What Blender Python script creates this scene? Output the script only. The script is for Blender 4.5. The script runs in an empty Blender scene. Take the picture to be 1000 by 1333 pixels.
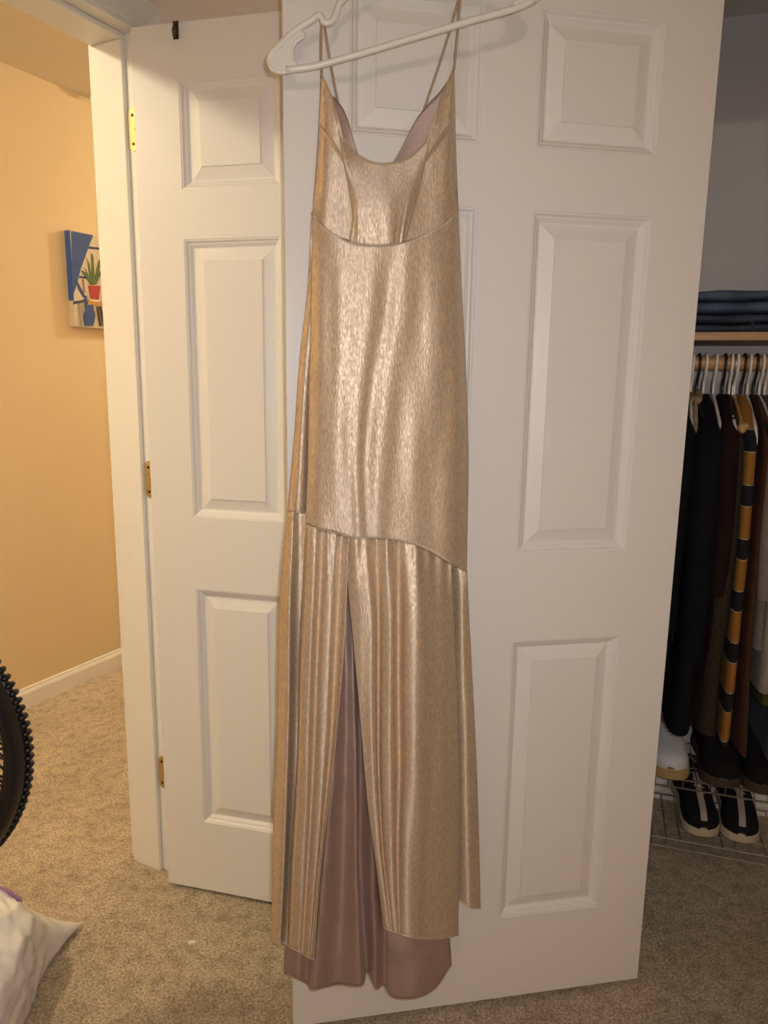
import bpy, bmesh, math, random
from mathutils import Vector, Matrix, noise

# ------------------------------------------------------------------ camera
scene = bpy.context.scene
C = scene.collection
CAM_H, PITCH, ROLL, FOCAL = 1.3207, 0.182797, -0.0140886, 943.72
cam_data = bpy.data.cameras.new('camera')
cam = bpy.data.objects.new('camera', cam_data)
C.objects.link(cam)
_f = Vector((0, math.cos(PITCH), -math.sin(PITCH)))
_u0 = Vector((0, math.sin(PITCH), math.cos(PITCH)))
_r0 = Vector((1, 0, 0))
_r = _r0 * math.cos(ROLL) - _u0 * math.sin(ROLL)
_u = _r0 * math.sin(ROLL) + _u0 * math.cos(ROLL)
cam.matrix_world = Matrix(((_r.x, _u.x, -_f.x, 0), (_r.y, _u.y, -_f.y, 0), (_r.z, _u.z, -_f.z, CAM_H), (0, 0, 0, 1)))
cam_data.sensor_fit = 'HORIZONTAL'
cam_data.sensor_width = 36.0
cam_data.lens = 36.0 * FOCAL / 1000.0
cam_data.clip_start = 0.02
scene.camera = cam

# ------------------------------------------------------------------ light, exposure
ROOM = math.radians(-27)      # the hallway door wall runs along the local Y of this frame
CLOSET = math.radians(-17)    # the closet wall runs along the local X of this frame


def frame(ang, x, y, z=0.0):
    return Vector((x * math.cos(ang) - y * math.sin(ang), x * math.sin(ang) + y * math.cos(ang), z))


world = bpy.data.worlds.new('world')
scene.world = world
world.use_nodes = True
world.node_tree.nodes['Background'].inputs[0].default_value = (0.02, 0.02, 0.022, 1)
world.node_tree.nodes['Background'].inputs[1].default_value = 0.3

scene.view_settings.view_transform = 'Standard'
scene.view_settings.look = 'None'
scene.view_settings.gamma = 1.0
scene.view_settings.use_curve_mapping = False
scene.view_settings.exposure = 0.64


def lamp(name, loc, power, col, radius):
    ld = bpy.data.lights.new(name, 'POINT')
    ld.energy = power
    ld.color = col
    ld.shadow_soft_size = radius
    o = bpy.data.objects.new(name, ld)
    C.objects.link(o)
    o.location = loc
    return o


ROOM_LAMP = (0.40, -2.60, 2.27)
HALL_LAMP = tuple(frame(ROOM, -1.84, 0.08, 2.27))
HALL_LAMP_FAR = tuple(frame(ROOM, -1.95, 3.4, 2.26))
lamp('room_lamp_light', ROOM_LAMP, 32, (1.0, 0.82, 0.60), 0.07)
lamp('hall_lamp_light', HALL_LAMP, 32, (1.0, 0.85, 0.58), 0.04)
lamp('hall_far_lamp_light', HALL_LAMP_FAR, 27, (1.0, 0.85, 0.58), 0.05)
# the phone's flash beside its lens, a lensed LED: the cool frontal light of the photograph
fd = bpy.data.lights.new('phone_flash_light', 'SPOT')
fd.energy = 16.5
fd.color = (1.0, 0.98, 0.985)
fd.shadow_soft_size = 0.004
fd.spot_size = math.radians(132)
fd.spot_blend = 1.0
flash = bpy.data.objects.new('phone_flash_light', fd)
C.objects.link(flash)
flash.matrix_world = Matrix.Translation((0.025, -0.01, 1.345)) @ cam.matrix_world.to_3x3().to_4x4()

T = {
 'flounce_left': [[(0.0281, -0.05, 1.0704), (0.016, -0.05, 0.8638), (0.0086, -0.05, 0.6157), (-0.0028, -0.05, 0.4446), (-0.0119, -0.05, 0.247)], [(0.0351, -0.062, 1.07), (0.0225, -0.076, 0.8731), (0.014, -0.078, 0.6312), (0.0058, -0.078, 0.4635), (-0.0029, -0.076, 0.2617)], [(0.0464, -0.068, 1.0676), (0.034, -0.082, 0.8747), (0.0259, -0.084, 0.6336), (0.0194, -0.084, 0.4662), (0.0082, -0.082, 0.2588)], [(0.0575, -0.061, 1.0632), (0.0473, -0.066, 0.8681), (0.0381, -0.068, 0.6234), (0.0288, -0.07, 0.4553), (0.0158, -0.074, 0.2456)], [(0.0659, -0.069, 1.062), (0.054, -0.081, 0.8733), (0.0452, -0.083, 0.6314), (0.0349, -0.083, 0.4638), (0.0212, -0.081, 0.2469)], [(0.0776, -0.071, 1.0588), (0.0671, -0.084, 0.8737), (0.0559, -0.086, 0.6321), (0.0431, -0.086, 0.465), (0.026, -0.084, 0.2456)], [(0.0876, -0.064, 1.0544), (0.0794, -0.07, 0.8679), (0.0656, -0.072, 0.6233), (0.0498, -0.074, 0.4558), (0.0307, -0.078, 0.237)], [(0.0992, -0.078, 1.0531), (0.0905, -0.09, 0.8748), (0.0705, -0.092, 0.6343), (0.0512, -0.09, 0.467), (0.035, -0.088, 0.2437)]], 
 'flounce_right': [[(0.0933, -0.072, 1.0506), (0.0983, -0.078, 0.9565), (0.1087, -0.086, 0.8469), (0.123, -0.09, 0.6883), (0.137, -0.09, 0.5356), (0.1546, -0.088, 0.406), (0.1671, -0.084, 0.2933)], [(0.1095, -0.08, 1.052), (0.1211, -0.09, 0.9179), (0.1247, -0.092, 0.7769), (0.133, -0.092, 0.6288), (0.1474, -0.092, 0.4734), (0.1704, -0.09, 0.2945)], [(0.1251, -0.082, 1.052), (0.1379, -0.094, 0.9184), (0.1391, -0.096, 0.7778), (0.1449, -0.096, 0.6301), (0.1567, -0.096, 0.4752), (0.1794, -0.094, 0.2917)], [(0.1484, -0.07, 1.0488), (0.1542, -0.07, 0.9097), (0.1564, -0.068, 0.7641), (0.158, -0.07, 0.6141), (0.1651, -0.082, 0.4645), (0.1831, -0.094, 0.2895)], [(0.1564, -0.078, 1.049), (0.1596, -0.086, 0.9148), (0.1612, -0.088, 0.7728), (0.1625, -0.092, 0.6263), (0.1683, -0.096, 0.4739), (0.186, -0.098, 0.2909)], [(0.1695, -0.08, 1.0491), (0.1721, -0.092, 0.9162), (0.1726, -0.094, 0.7747), (0.1741, -0.098, 0.6287), (0.179, -0.1, 0.4755), (0.1923, -0.1, 0.2892)], [(0.1882, -0.068, 1.0446), (0.1906, -0.068, 0.9074), (0.1932, -0.068, 0.7617), (0.197, -0.07, 0.6108), (0.1947, -0.08, 0.4599), (0.1981, -0.094, 0.2817)], [(0.1971, -0.078, 1.0432), (0.199, -0.094, 0.9157), (0.2009, -0.098, 0.7746), (0.2039, -0.098, 0.6261), (0.2007, -0.1, 0.4732), (0.2018, -0.098, 0.2829)], [(0.2128, -0.081, 1.0387), (0.2154, -0.1, 0.917), (0.2191, -0.104, 0.7761), (0.2196, -0.104, 0.6282), (0.2158, -0.104, 0.4743), (0.2129, -0.102, 0.2807)], [(0.239, -0.07, 1.0258), (0.2442, -0.084, 0.9104), (0.2484, -0.088, 0.767), (0.2509, -0.088, 0.6163), (0.25, -0.09, 0.4608), (0.249, -0.09, 0.2604)], [(0.2666, -0.062, 1.0091), (0.2718, -0.07, 0.9045), (0.2785, -0.072, 0.7579), (0.284, -0.074, 0.6055), (0.2889, -0.074, 0.4454), (0.2913, -0.076, 0.2443)], [(0.2885, -0.056, 0.9941), (0.2964, -0.054, 0.898), (0.3072, -0.054, 0.7479), (0.3169, -0.054, 0.5912), (0.3225, -0.054, 0.4278), (0.327, -0.056, 0.2293)]], 
 'flounce_back_right': [[(0.2948, -0.034, 0.9839), (0.3001, -0.034, 0.8161), (0.3107, -0.034, 0.5804), (0.3192, -0.034, 0.4143), (0.3263, -0.034, 0.2934)], [(0.3062, -0.05, 0.9834), (0.3177, -0.05, 0.8214), (0.3313, -0.052, 0.5888), (0.3409, -0.05, 0.423), (0.3497, -0.048, 0.2841)], [(0.32, -0.048, 0.9781), (0.3338, -0.044, 0.8332), (0.3567, -0.04, 0.5798), (0.3693, -0.036, 0.4102), (0.3788, -0.034, 0.2657)]], 
 'flounce_back_left': [[(-0.0023, -0.03, 1.0888), (-0.0143, -0.03, 0.9747), (-0.0246, -0.028, 0.6828), (-0.0363, -0.028, 0.449), (-0.0406, -0.028, 0.2455)], [(0.0078, -0.04, 1.0918), (0.0005, -0.056, 0.9676), (-0.0062, -0.056, 0.6957), (-0.0156, -0.056, 0.4662), (-0.0265, -0.052, 0.2558)], [(0.02, -0.034, 1.0918), (0.0136, -0.036, 0.9614), (0.0073, -0.034, 0.6835), (-0.0034, -0.034, 0.4495), (-0.0158, -0.034, 0.2353)], [(0.0371, -0.036, 1.0878), (0.0284, -0.036, 0.9608), (0.0213, -0.034, 0.6824), (0.014, -0.034, 0.4476), (0.0034, -0.034, 0.2275)]], 'lining': [[(0.0123, -0.02, 1.0272), (-0.0012, -0.02, 0.5995), (-0.0124, -0.02, 0.3583), (-0.0176, -0.02, 0.1573)], [(0.0323, -0.024, 1.0276), (0.0211, -0.03, 0.6033), (0.0103, -0.036, 0.3678), (0.0087, -0.036, 0.1559)], [(0.0658, -0.03, 1.0281), (0.0493, -0.034, 0.6031), (0.0356, -0.032, 0.3617), (0.0256, -0.03, 0.139)], [(0.0824, -0.04, 1.03), (0.0738, -0.074, 0.6237), (0.0534, -0.08, 0.412), (0.0339, -0.08, 0.1693)], [(0.0958, -0.042, 1.0231), (0.0985, -0.056, 0.6113), (0.0939, -0.054, 0.3714), (0.0851, -0.058, 0.1527)], [(0.1093, -0.044, 1.0023), (0.1154, -0.068, 0.6167), (0.1171, -0.078, 0.3868), (0.1273, -0.08, 0.1635)], [(0.1172, -0.036, 1.0001), (0.129, -0.034, 0.5962), (0.1334, -0.028, 0.3468), (0.1472, -0.03, 0.1455)], [(0.1327, -0.034, 0.9991), (0.144, -0.05, 0.604), (0.154, -0.05, 0.3611), (0.1614, -0.05, 0.1247)], [(0.1473, -0.03, 0.9976), (0.1636, -0.03, 0.5909), (0.1781, -0.026, 0.3399), (0.183, -0.026, 0.1059)], [(0.1707, -0.03, 0.9249), (0.1829, -0.03, 0.5892), (0.1882, -0.03, 0.3417), (0.1929, -0.034, 0.0885)], [(0.2127, -0.034, 0.9244), (0.219, -0.036, 0.5895), (0.2231, -0.04, 0.3451), (0.2302, -0.046, 0.0852)], [(0.257, -0.03, 0.9214), (0.2653, -0.032, 0.5832), (0.2739, -0.036, 0.3359), (0.2821, -0.036, 0.0874)], [(0.2878, -0.024, 0.9183), (0.2982, -0.024, 0.5758), (0.309, -0.024, 0.3226), (0.3252, -0.022, 0.13)]], 
 'bodice_centre': [[(0.0824, -0.05, 1.7099), (0.0897, -0.062, 1.6597), (0.0974, -0.07, 1.6174), (0.1032, -0.074, 1.5653), (0.0978, -0.07, 1.5345)], [(0.0969, -0.052, 1.6844), (0.1026, -0.066, 1.6436), (0.1074, -0.078, 1.6013), (0.1107, -0.082, 1.5607), (0.1118, -0.076, 1.5295)], [(0.1186, -0.056, 1.6643), (0.1214, -0.072, 1.6296), (0.1239, -0.082, 1.5933), (0.1276, -0.084, 1.5611), (0.1298, -0.08, 1.5284)], [(0.1427, -0.06, 1.6556), (0.1429, -0.076, 1.6231), (0.1441, -0.086, 1.5901), (0.1454, -0.088, 1.5589), (0.1468, -0.082, 1.5288)], [(0.1676, -0.06, 1.6571), (0.1663, -0.076, 1.6244), (0.1634, -0.088, 1.5907), (0.1623, -0.09, 1.5593), (0.1626, -0.084, 1.5303)], [(0.1928, -0.058, 1.666), (0.1877, -0.074, 1.6307), (0.1826, -0.084, 1.596), (0.1778, -0.086, 1.5632), (0.1758, -0.08, 1.5328)], [(0.216, -0.054, 1.6858), (0.207, -0.07, 1.6443), (0.1969, -0.08, 1.6046), (0.1885, -0.082, 1.5668), (0.1837, -0.078, 1.5346)], [(0.2317, -0.05, 1.7041), (0.2207, -0.064, 1.6581), (0.2099, -0.072, 1.6094), (0.199, -0.074, 1.57), (0.1903, -0.07, 1.5386)]], 
 'bodice_side_left': [[(0.0579, -0.042, 1.7829), (0.055, -0.032, 1.7294), (0.0522, -0.034, 1.6718), (0.0454, -0.04, 1.6007), (0.0414, -0.042, 1.5803)], [(0.059, -0.043, 1.7804), (0.0634, -0.046, 1.7143), (0.0626, -0.054, 1.65), (0.0597, -0.058, 1.586), (0.0584, -0.058, 1.5582)], [(0.0589, -0.044, 1.78), (0.0727, -0.05, 1.7193), (0.078, -0.058, 1.6499), (0.0813, -0.062, 1.5805), (0.0802, -0.062, 1.5433)], [(0.0589, -0.044, 1.78), (0.0715, -0.05, 1.7525), (0.0856, -0.054, 1.71), (0.0975, -0.058, 1.6613), (0.1067, -0.064, 1.617), (0.1032, -0.066, 1.5354)]], 
 'bodice_side_right': [[(0.2684, -0.044, 1.8067), (0.2479, -0.05, 1.7601), (0.2281, -0.054, 1.7061), (0.2157, -0.058, 1.6594), (0.2041, -0.064, 1.6109), (0.1886, -0.066, 1.538)], [(0.2697, -0.044, 1.8068), (0.2513, -0.05, 1.7318), (0.2386, -0.058, 1.6596), (0.2267, -0.062, 1.5879), (0.2225, -0.062, 1.5498)], [(0.2699, -0.043, 1.8083), (0.2647, -0.048, 1.7277), (0.2621, -0.056, 1.6616), (0.2582, -0.058, 1.6022), (0.2553, -0.058, 1.5699)], [(0.2714, -0.042, 1.8099), (0.2771, -0.034, 1.7445), (0.2811, -0.036, 1.6857), (0.2833, -0.04, 1.6254), (0.2845, -0.044, 1.5958)]], 
 'skirt_front': [[(0.042, -0.05, 1.5775), (0.0389, -0.05, 1.4326), (0.0344, -0.05, 1.2837), (0.0312, -0.05, 1.1544), (0.0281, -0.05, 1.0718)], [(0.057, -0.06, 1.5589), (0.0524, -0.068, 1.4314), (0.0506, -0.07, 1.2844), (0.0479, -0.068, 1.1566), (0.0478, -0.066, 1.0665)], [(0.071, -0.067, 1.5466), (0.069, -0.0755, 1.4313), (0.0676, -0.078, 1.2848), (0.0679, -0.0755, 1.1575), (0.0723, -0.071, 1.0616)], [(0.0829, -0.0705, 1.5407), (0.0797, -0.0795, 1.4312), (0.0822, -0.0825, 1.3099), (0.0878, -0.081, 1.1838), (0.0968, -0.0755, 1.054)], [(0.1022, -0.074, 1.5317), (0.0992, -0.082, 1.4316), (0.0972, -0.0835, 1.3101), (0.0981, -0.081, 1.1837), (0.106, -0.0765, 1.0513)], [(0.1386, -0.079, 1.529), (0.1298, -0.0865, 1.4321), (0.1183, -0.0865, 1.3103), (0.112, -0.0835, 1.1839), (0.1162, -0.079, 1.0516)], [(0.1747, -0.079, 1.5329), (0.1531, -0.0835, 1.415), (0.1355, -0.083, 1.3043), (0.1254, -0.081, 1.1836), (0.1312, -0.077, 1.0508)], [(0.1921, -0.08, 1.537), (0.1739, -0.0875, 1.4153), (0.159, -0.0875, 1.3046), (0.1469, -0.085, 1.1839), (0.1496, -0.079, 1.0507)], [(0.214, -0.077, 1.5455), (0.2062, -0.0835, 1.4346), (0.1917, -0.0838, 1.3237), (0.1761, -0.082, 1.1964), (0.1715, -0.0765, 1.0483)], [(0.2336, -0.074, 1.5564), (0.2305, -0.084, 1.4353), (0.2243, -0.085, 1.3116), (0.2144, -0.0835, 1.1833), (0.2038, -0.0785, 1.0411)], [(0.2527, -0.068, 1.5679), (0.2537, -0.079, 1.4365), (0.2529, -0.081, 1.3119), (0.2461, -0.08, 1.1827), (0.2378, -0.075, 1.027)], [(0.27, -0.06, 1.5822), (0.2758, -0.07, 1.4379), (0.2801, -0.074, 1.3122), (0.2803, -0.074, 1.1818), (0.2787, -0.07, 1.0023)], [(0.2833, -0.048, 1.5949), (0.2944, -0.048, 1.4655), (0.3057, -0.048, 1.3383), (0.3156, -0.048, 1.1787), (0.32, -0.048, 0.9781)]], 
 'skirt_back': [[(0.0421, -0.034, 1.5831), (0.034, -0.034, 1.4584), (0.0207, -0.032, 1.3466), (0.0107, -0.03, 1.218), (-0.0024, -0.03, 1.0874)], [(0.0499, -0.03, 1.5844), (0.0411, -0.04, 1.458), (0.0288, -0.044, 1.3465), (0.0202, -0.046, 1.2193), (0.0128, -0.044, 1.0898)], [(0.0861, -0.02, 1.5883), (0.0735, -0.02, 1.4612), (0.067, -0.02, 1.3477), (0.0536, -0.02, 1.2171), (0.0464, -0.02, 1.0791)], [(0.1631, -0.02, 1.5922), (0.1653, -0.018, 1.4645), (0.1669, -0.018, 1.3495), (0.1688, -0.018, 1.2169), (0.1711, -0.018, 1.0509)], [(0.2546, -0.022, 1.5964), (0.265, -0.022, 1.4674), (0.2753, -0.022, 1.3513), (0.2822, -0.022, 1.2172), (0.2886, -0.022, 1.0057)], [(0.2867, -0.036, 1.5976), (0.2965, -0.036, 1.4669), (0.3074, -0.036, 1.3516), (0.3163, -0.036, 1.2183), (0.3221, -0.036, 0.9792)]], 'back_panel': [[(0.0577, -0.03, 1.7862), (0.0514, -0.03, 1.6729), (0.0435, -0.032, 1.5813)], [(0.0689, -0.028, 1.7677), (0.0653, -0.026, 1.6749), (0.0604, -0.024, 1.5814)], [(0.0853, -0.024, 1.7557), (0.0857, -0.022, 1.6715), (0.0861, -0.02, 1.5835)], [(0.1237, -0.02, 1.6709), (0.1244, -0.018, 1.6277), (0.1247, -0.018, 1.5858)], [(0.15, -0.018, 1.6351), (0.1503, -0.018, 1.6088), (0.1506, -0.018, 1.5871)], [(0.1762, -0.02, 1.6694), (0.1772, -0.018, 1.6307), (0.1779, -0.018, 1.5885)], [(0.2268, -0.022, 1.7553), (0.2287, -0.022, 1.6804), (0.2313, -0.02, 1.5908)], [(0.2542, -0.028, 1.7841), (0.2615, -0.026, 1.6873), (0.2675, -0.024, 1.5918)], [(0.2724, -0.034, 1.8096), (0.2803, -0.034, 1.6862), (0.2867, -0.036, 1.5952)]], 
 'line_empire': [(0.0413, -0.043, 1.5801), (0.0569, -0.061, 1.5581), (0.0787, -0.064, 1.5429), (0.0992, -0.069, 1.5336), (0.1162, -0.08, 1.5284), (0.1378, -0.084, 1.5275), (0.1626, -0.084, 1.5298), (0.1852, -0.083, 1.5344), (0.2145, -0.075, 1.5459), (0.2348, -0.069, 1.5574), (0.2555, -0.062, 1.5698), (0.2839, -0.046, 1.5953)], 
 'line_flounce': [(0.028, -0.051, 1.0713), (0.0477, -0.068, 1.0663), (0.0722, -0.072, 1.0612), (0.0965, -0.078, 1.0545), (0.1058, -0.078, 1.0509), (0.1161, -0.08, 1.0511), (0.1313, -0.076, 1.0499), (0.1489, -0.083, 1.051), (0.1716, -0.076, 1.0475), (0.203, -0.082, 1.0412), (0.2376, -0.076, 1.0265), (0.2782, -0.072, 1.0021), (0.3194, -0.05, 0.978)], 
 'line_princess_left': [(0.0823, -0.051, 1.7096), (0.0895, -0.063, 1.6594), (0.0972, -0.071, 1.6171), (0.1031, -0.075, 1.5651), (0.0977, -0.071, 1.5343)], 
 'line_princess_right': [(0.2315, -0.051, 1.7038), (0.2204, -0.065, 1.6578), (0.2097, -0.073, 1.6091), (0.1988, -0.075, 1.5698), (0.1901, -0.071, 1.5384)], 
 'line_cup_left': [(0.0547, -0.035, 1.7138), (0.0641, -0.051, 1.6972), (0.0782, -0.056, 1.6798), (0.0887, -0.0595, 1.6637)], 
 'line_cup_right': [(0.2755, -0.036, 1.7357), (0.2563, -0.052, 1.7167), (0.2374, -0.059, 1.6915), (0.2248, -0.061, 1.6707)], 
 'line_neck': [(0.0589, -0.044, 1.7806), (0.0714, -0.051, 1.7527), (0.0823, -0.051, 1.7107), (0.0968, -0.053, 1.6847), (0.1184, -0.057, 1.6645), (0.1426, -0.061, 1.6559), (0.1674, -0.061, 1.6574), (0.1926, -0.059, 1.6663), (0.2157, -0.055, 1.6861), (0.2314, -0.051, 1.705), (0.2477, -0.051, 1.7603), (0.2684, -0.044, 1.8072)], 'strap_left_front': [(0.0573, -0.05, 1.8628), (0.0564, -0.046, 1.8237), (0.0578, -0.043, 1.7803)], 'strap_left_back': [(0.0606, -0.04, 1.8652), (0.0711, -0.03, 1.8149), (0.0851, -0.025, 1.7531)], 'strap_right_front': [(0.2676, -0.08, 1.9029), (0.2698, -0.06, 1.8581), (0.27, -0.043, 1.8072)], 'strap_right_back': [(0.2703, -0.07, 1.9077), (0.2543, -0.05, 1.8433), (0.2264, -0.024, 1.7523)], 'hem_left': [(-0.0119, -0.05, 0.247), (-0.0029, -0.076, 0.2617), (0.0082, -0.082, 0.2588), (0.0158, -0.074, 0.2456), (0.0212, -0.081, 0.2469), (0.026, -0.084, 0.2456), (0.0307, -0.078, 0.237), (0.035, -0.088, 0.2437)], 'hem_right': [(0.1671, -0.084, 0.2933), (0.1704, -0.09, 0.2945), (0.1794, -0.094, 0.2917), (0.1831, -0.094, 0.2895), (0.186, -0.098, 0.2909), (0.1923, -0.1, 0.2892), (0.1981, -0.094, 0.2817), (0.2018, -0.098, 0.2829), (0.2129, -0.102, 0.2807), (0.249, -0.09, 0.2604), (0.2913, -0.076, 0.2443), (0.327, -0.056, 0.2293)], 'hem_back_right': [(0.3263, -0.034, 0.2934), (0.3497, -0.048, 0.2841), (0.3788, -0.034, 0.2657)], 'hem_back_left': [(-0.0406, -0.028, 0.2455), (-0.0265, -0.052, 0.2558), (-0.0158, -0.034, 0.2353), (0.0034, -0.034, 0.2275)], 'hem_lining': [(-0.0176, -0.02, 0.1573), (0.0087, -0.036, 0.1559), (0.0256, -0.03, 0.139), (0.0339, -0.08, 0.1693), (0.0851, -0.058, 0.1527), (0.1273, -0.08, 0.1635), (0.1472, -0.03, 0.1455), (0.1614, -0.05, 0.1247), (0.183, -0.026, 0.1059), (0.1929, -0.034, 0.0885), (0.2302, -0.046, 0.0852), (0.2821, -0.036, 0.0874), (0.3252, -0.022, 0.13)], 'slit_left': [(0.0992, -0.078, 1.0531), (0.0905, -0.09, 0.8748), (0.0705, -0.092, 0.6343), (0.0512, -0.09, 0.467), (0.035, -0.088, 0.2437)], 'slit_right': [(0.0933, -0.072, 1.0506), (0.0983, -0.078, 0.9565), (0.1087, -0.086, 0.8469), (0.123, -0.09, 0.6883), (0.137, -0.09, 0.5356), (0.1546, -0.088, 0.406), (0.1671, -0.084, 0.2933)], 
 'hanger_bar': [(0.0017, -0.0482, 1.7848), (0.0344, -0.0526, 1.789), (0.0929, -0.0606, 1.8043), (0.1863, -0.0733, 1.8324), (0.2795, -0.086, 1.861), (0.3724, -0.0987, 1.8905), (0.3793, -0.0997, 1.8939)], 
 'hanger_arm_left': [(-0.0166, -0.0456, 1.809), (0.0138, -0.0498, 1.8377), (0.044, -0.0539, 1.8567), (0.0521, -0.055, 1.8622), (0.0556, -0.0555, 1.8613), (0.059, -0.056, 1.854), (0.0671, -0.0571, 1.8521), (0.0741, -0.058, 1.8566), (0.0787, -0.0587, 1.8652), (0.0833, -0.0593, 1.878), (0.0948, -0.0609, 1.8899), (0.1269, -0.0653, 1.9149), (0.1532, -0.069, 1.9334)], 
 'hanger_arm_right': [(0.1532, -0.069, 1.9334), (0.2013, -0.0757, 1.9454), (0.236, -0.0804, 1.9435), (0.2535, -0.0828, 1.9378), (0.2618, -0.0839, 1.9319), (0.2655, -0.0844, 1.9258), (0.2736, -0.0855, 1.926), (0.2803, -0.0865, 1.9346), (0.3117, -0.0908, 1.9356), (0.347, -0.0955, 1.9285), (0.3732, -0.099, 1.9189)], 
 'hanger_end_left': [(0.0162, -0.0501, 1.8399), (-0.0002, -0.0479, 1.8288), (-0.0154, -0.0458, 1.8134), (-0.0237, -0.0447, 1.8002), (-0.0204, -0.0452, 1.7874), (-0.0077, -0.0469, 1.7813), (0.0087, -0.0491, 1.7839), (0.0181, -0.0504, 1.7885), (0.0123, -0.0496, 1.7992), (0.0112, -0.0495, 1.8099), (0.016, -0.0501, 1.8229), (0.03, -0.052, 1.834)], 
 'hanger_end_right': [(0.3399, -0.0946, 1.9304), (0.3587, -0.0971, 1.9279), (0.3791, -0.0998, 1.9191), (0.3891, -0.1011, 1.9079), (0.3862, -0.1006, 1.8973), (0.3748, -0.099, 1.8906), (0.3631, -0.0975, 1.8881), (0.349, -0.0955, 1.8866), (0.3579, -0.0968, 1.8974), (0.3597, -0.0971, 1.908), (0.3522, -0.0962, 1.9182), (0.3378, -0.0943, 1.924)], 
 'hanger_neck': [(0.1532, -0.069, 1.9334), (0.1724, -0.0717, 1.9516), (0.1788, -0.0727, 1.9754)], 'paint': {'drape': [(2.111, 1.8734), (2.2219, 1.8759), (2.1907, 1.818), (2.1456, 1.7276), (2.1263, 1.6733), (2.1038, 1.627), (2.1042, 1.6708)], 'bar_top': [(2.1951, 1.8286), (2.3178, 1.8376), (2.3171, 1.8271), (2.1902, 1.8187)], 'bar_mid': [(2.14, 1.7069), (2.1826, 1.709), (2.1819, 1.7), (2.1358, 1.6984)], 'branch': [(2.1203, 1.6925), (2.1296, 1.6837), (2.15, 1.6519), (2.1602, 1.6368), (2.1541, 1.624), (2.1459, 1.6313), (2.1299, 1.6537)], 'stem_red': [(2.1508, 1.6962), (2.1596, 1.6973), (2.1639, 1.6453), (2.1572, 1.6446)], 'bar_low': [(2.1021, 1.6048), (2.1446, 1.6129), (2.1587, 1.6172), (2.1582, 1.6102), (2.1438, 1.6028), (2.1012, 1.5927)], 'leaf1': [(2.1908, 1.6787), (2.1693, 1.7387), (2.1568, 1.7411), (2.1742, 1.7354), (2.1987, 1.6796)], 'leaf2': [(2.1946, 1.6812), (2.1825, 1.7767), (2.1779, 1.784), (2.1917, 1.7619), (2.2068, 1.6826)], 'leaf3': [(2.2015, 1.682), (2.2046, 1.796), (2.2078, 1.8045), (2.2146, 1.7894), (2.2148, 1.6835)], 'leaf4': [(2.2068, 1.6826), (2.2401, 1.7768), (2.2548, 1.7952), (2.2503, 1.77), (2.2201, 1.6841)], 'leaf5': [(2.2093, 1.6808), (2.2512, 1.7455), (2.2734, 1.7525), (2.2532, 1.7355), (2.2226, 1.6824)], 'leaf6': [(2.1934, 1.679), (2.153, 1.7246), (2.1509, 1.7303), (2.1808, 1.7201), (2.204, 1.6802)], 'pot': [(2.1816, 1.6748), (2.2412, 1.6799), (2.2292, 1.6253), (2.1882, 1.6233)], 'saucer': [(2.1815, 1.6317), (2.1881, 1.6213), (2.2073, 1.6178), (2.229, 1.6232), (2.235, 1.6321), (2.2361, 1.6247), (2.2257, 1.6138), (2.2015, 1.6102), (2.1836, 1.6167)], 'table': [(2.1734, 1.6198), (2.186, 1.6149), (2.2256, 1.6125), (2.2587, 1.6219), (2.3032, 1.6262), (2.3018, 1.607), (2.2245, 1.5979), (2.172, 1.6013)], 'vase': [(2.1578, 1.6325), (2.1682, 1.6336), (2.1675, 1.5968), (2.1979, 1.5975), (2.1993, 1.5812), (2.206, 1.5631), (2.2015, 1.5378), (2.1919, 1.5151), (2.1524, 1.5125), (2.1466, 1.5379), (2.1459, 1.5562), (2.1568, 1.5775)], 'leg1': [(2.2158, 1.595), (2.2244, 1.5958), (2.2349, 1.5172), (2.2267, 1.5166)], 'leg2': [(2.2325, 1.5965), (2.2406, 1.5973), (2.2541, 1.5185), (2.2447, 1.5179)], 'grey': [(2.1256, 1.597), (2.1524, 1.6015), (2.1535, 1.5752), (2.1427, 1.5539), (2.1439, 1.5295), (2.1473, 1.5134), (2.1319, 1.5123)]}}

# ------------------------------------------------------------------ materials
MATS = {}


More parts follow.
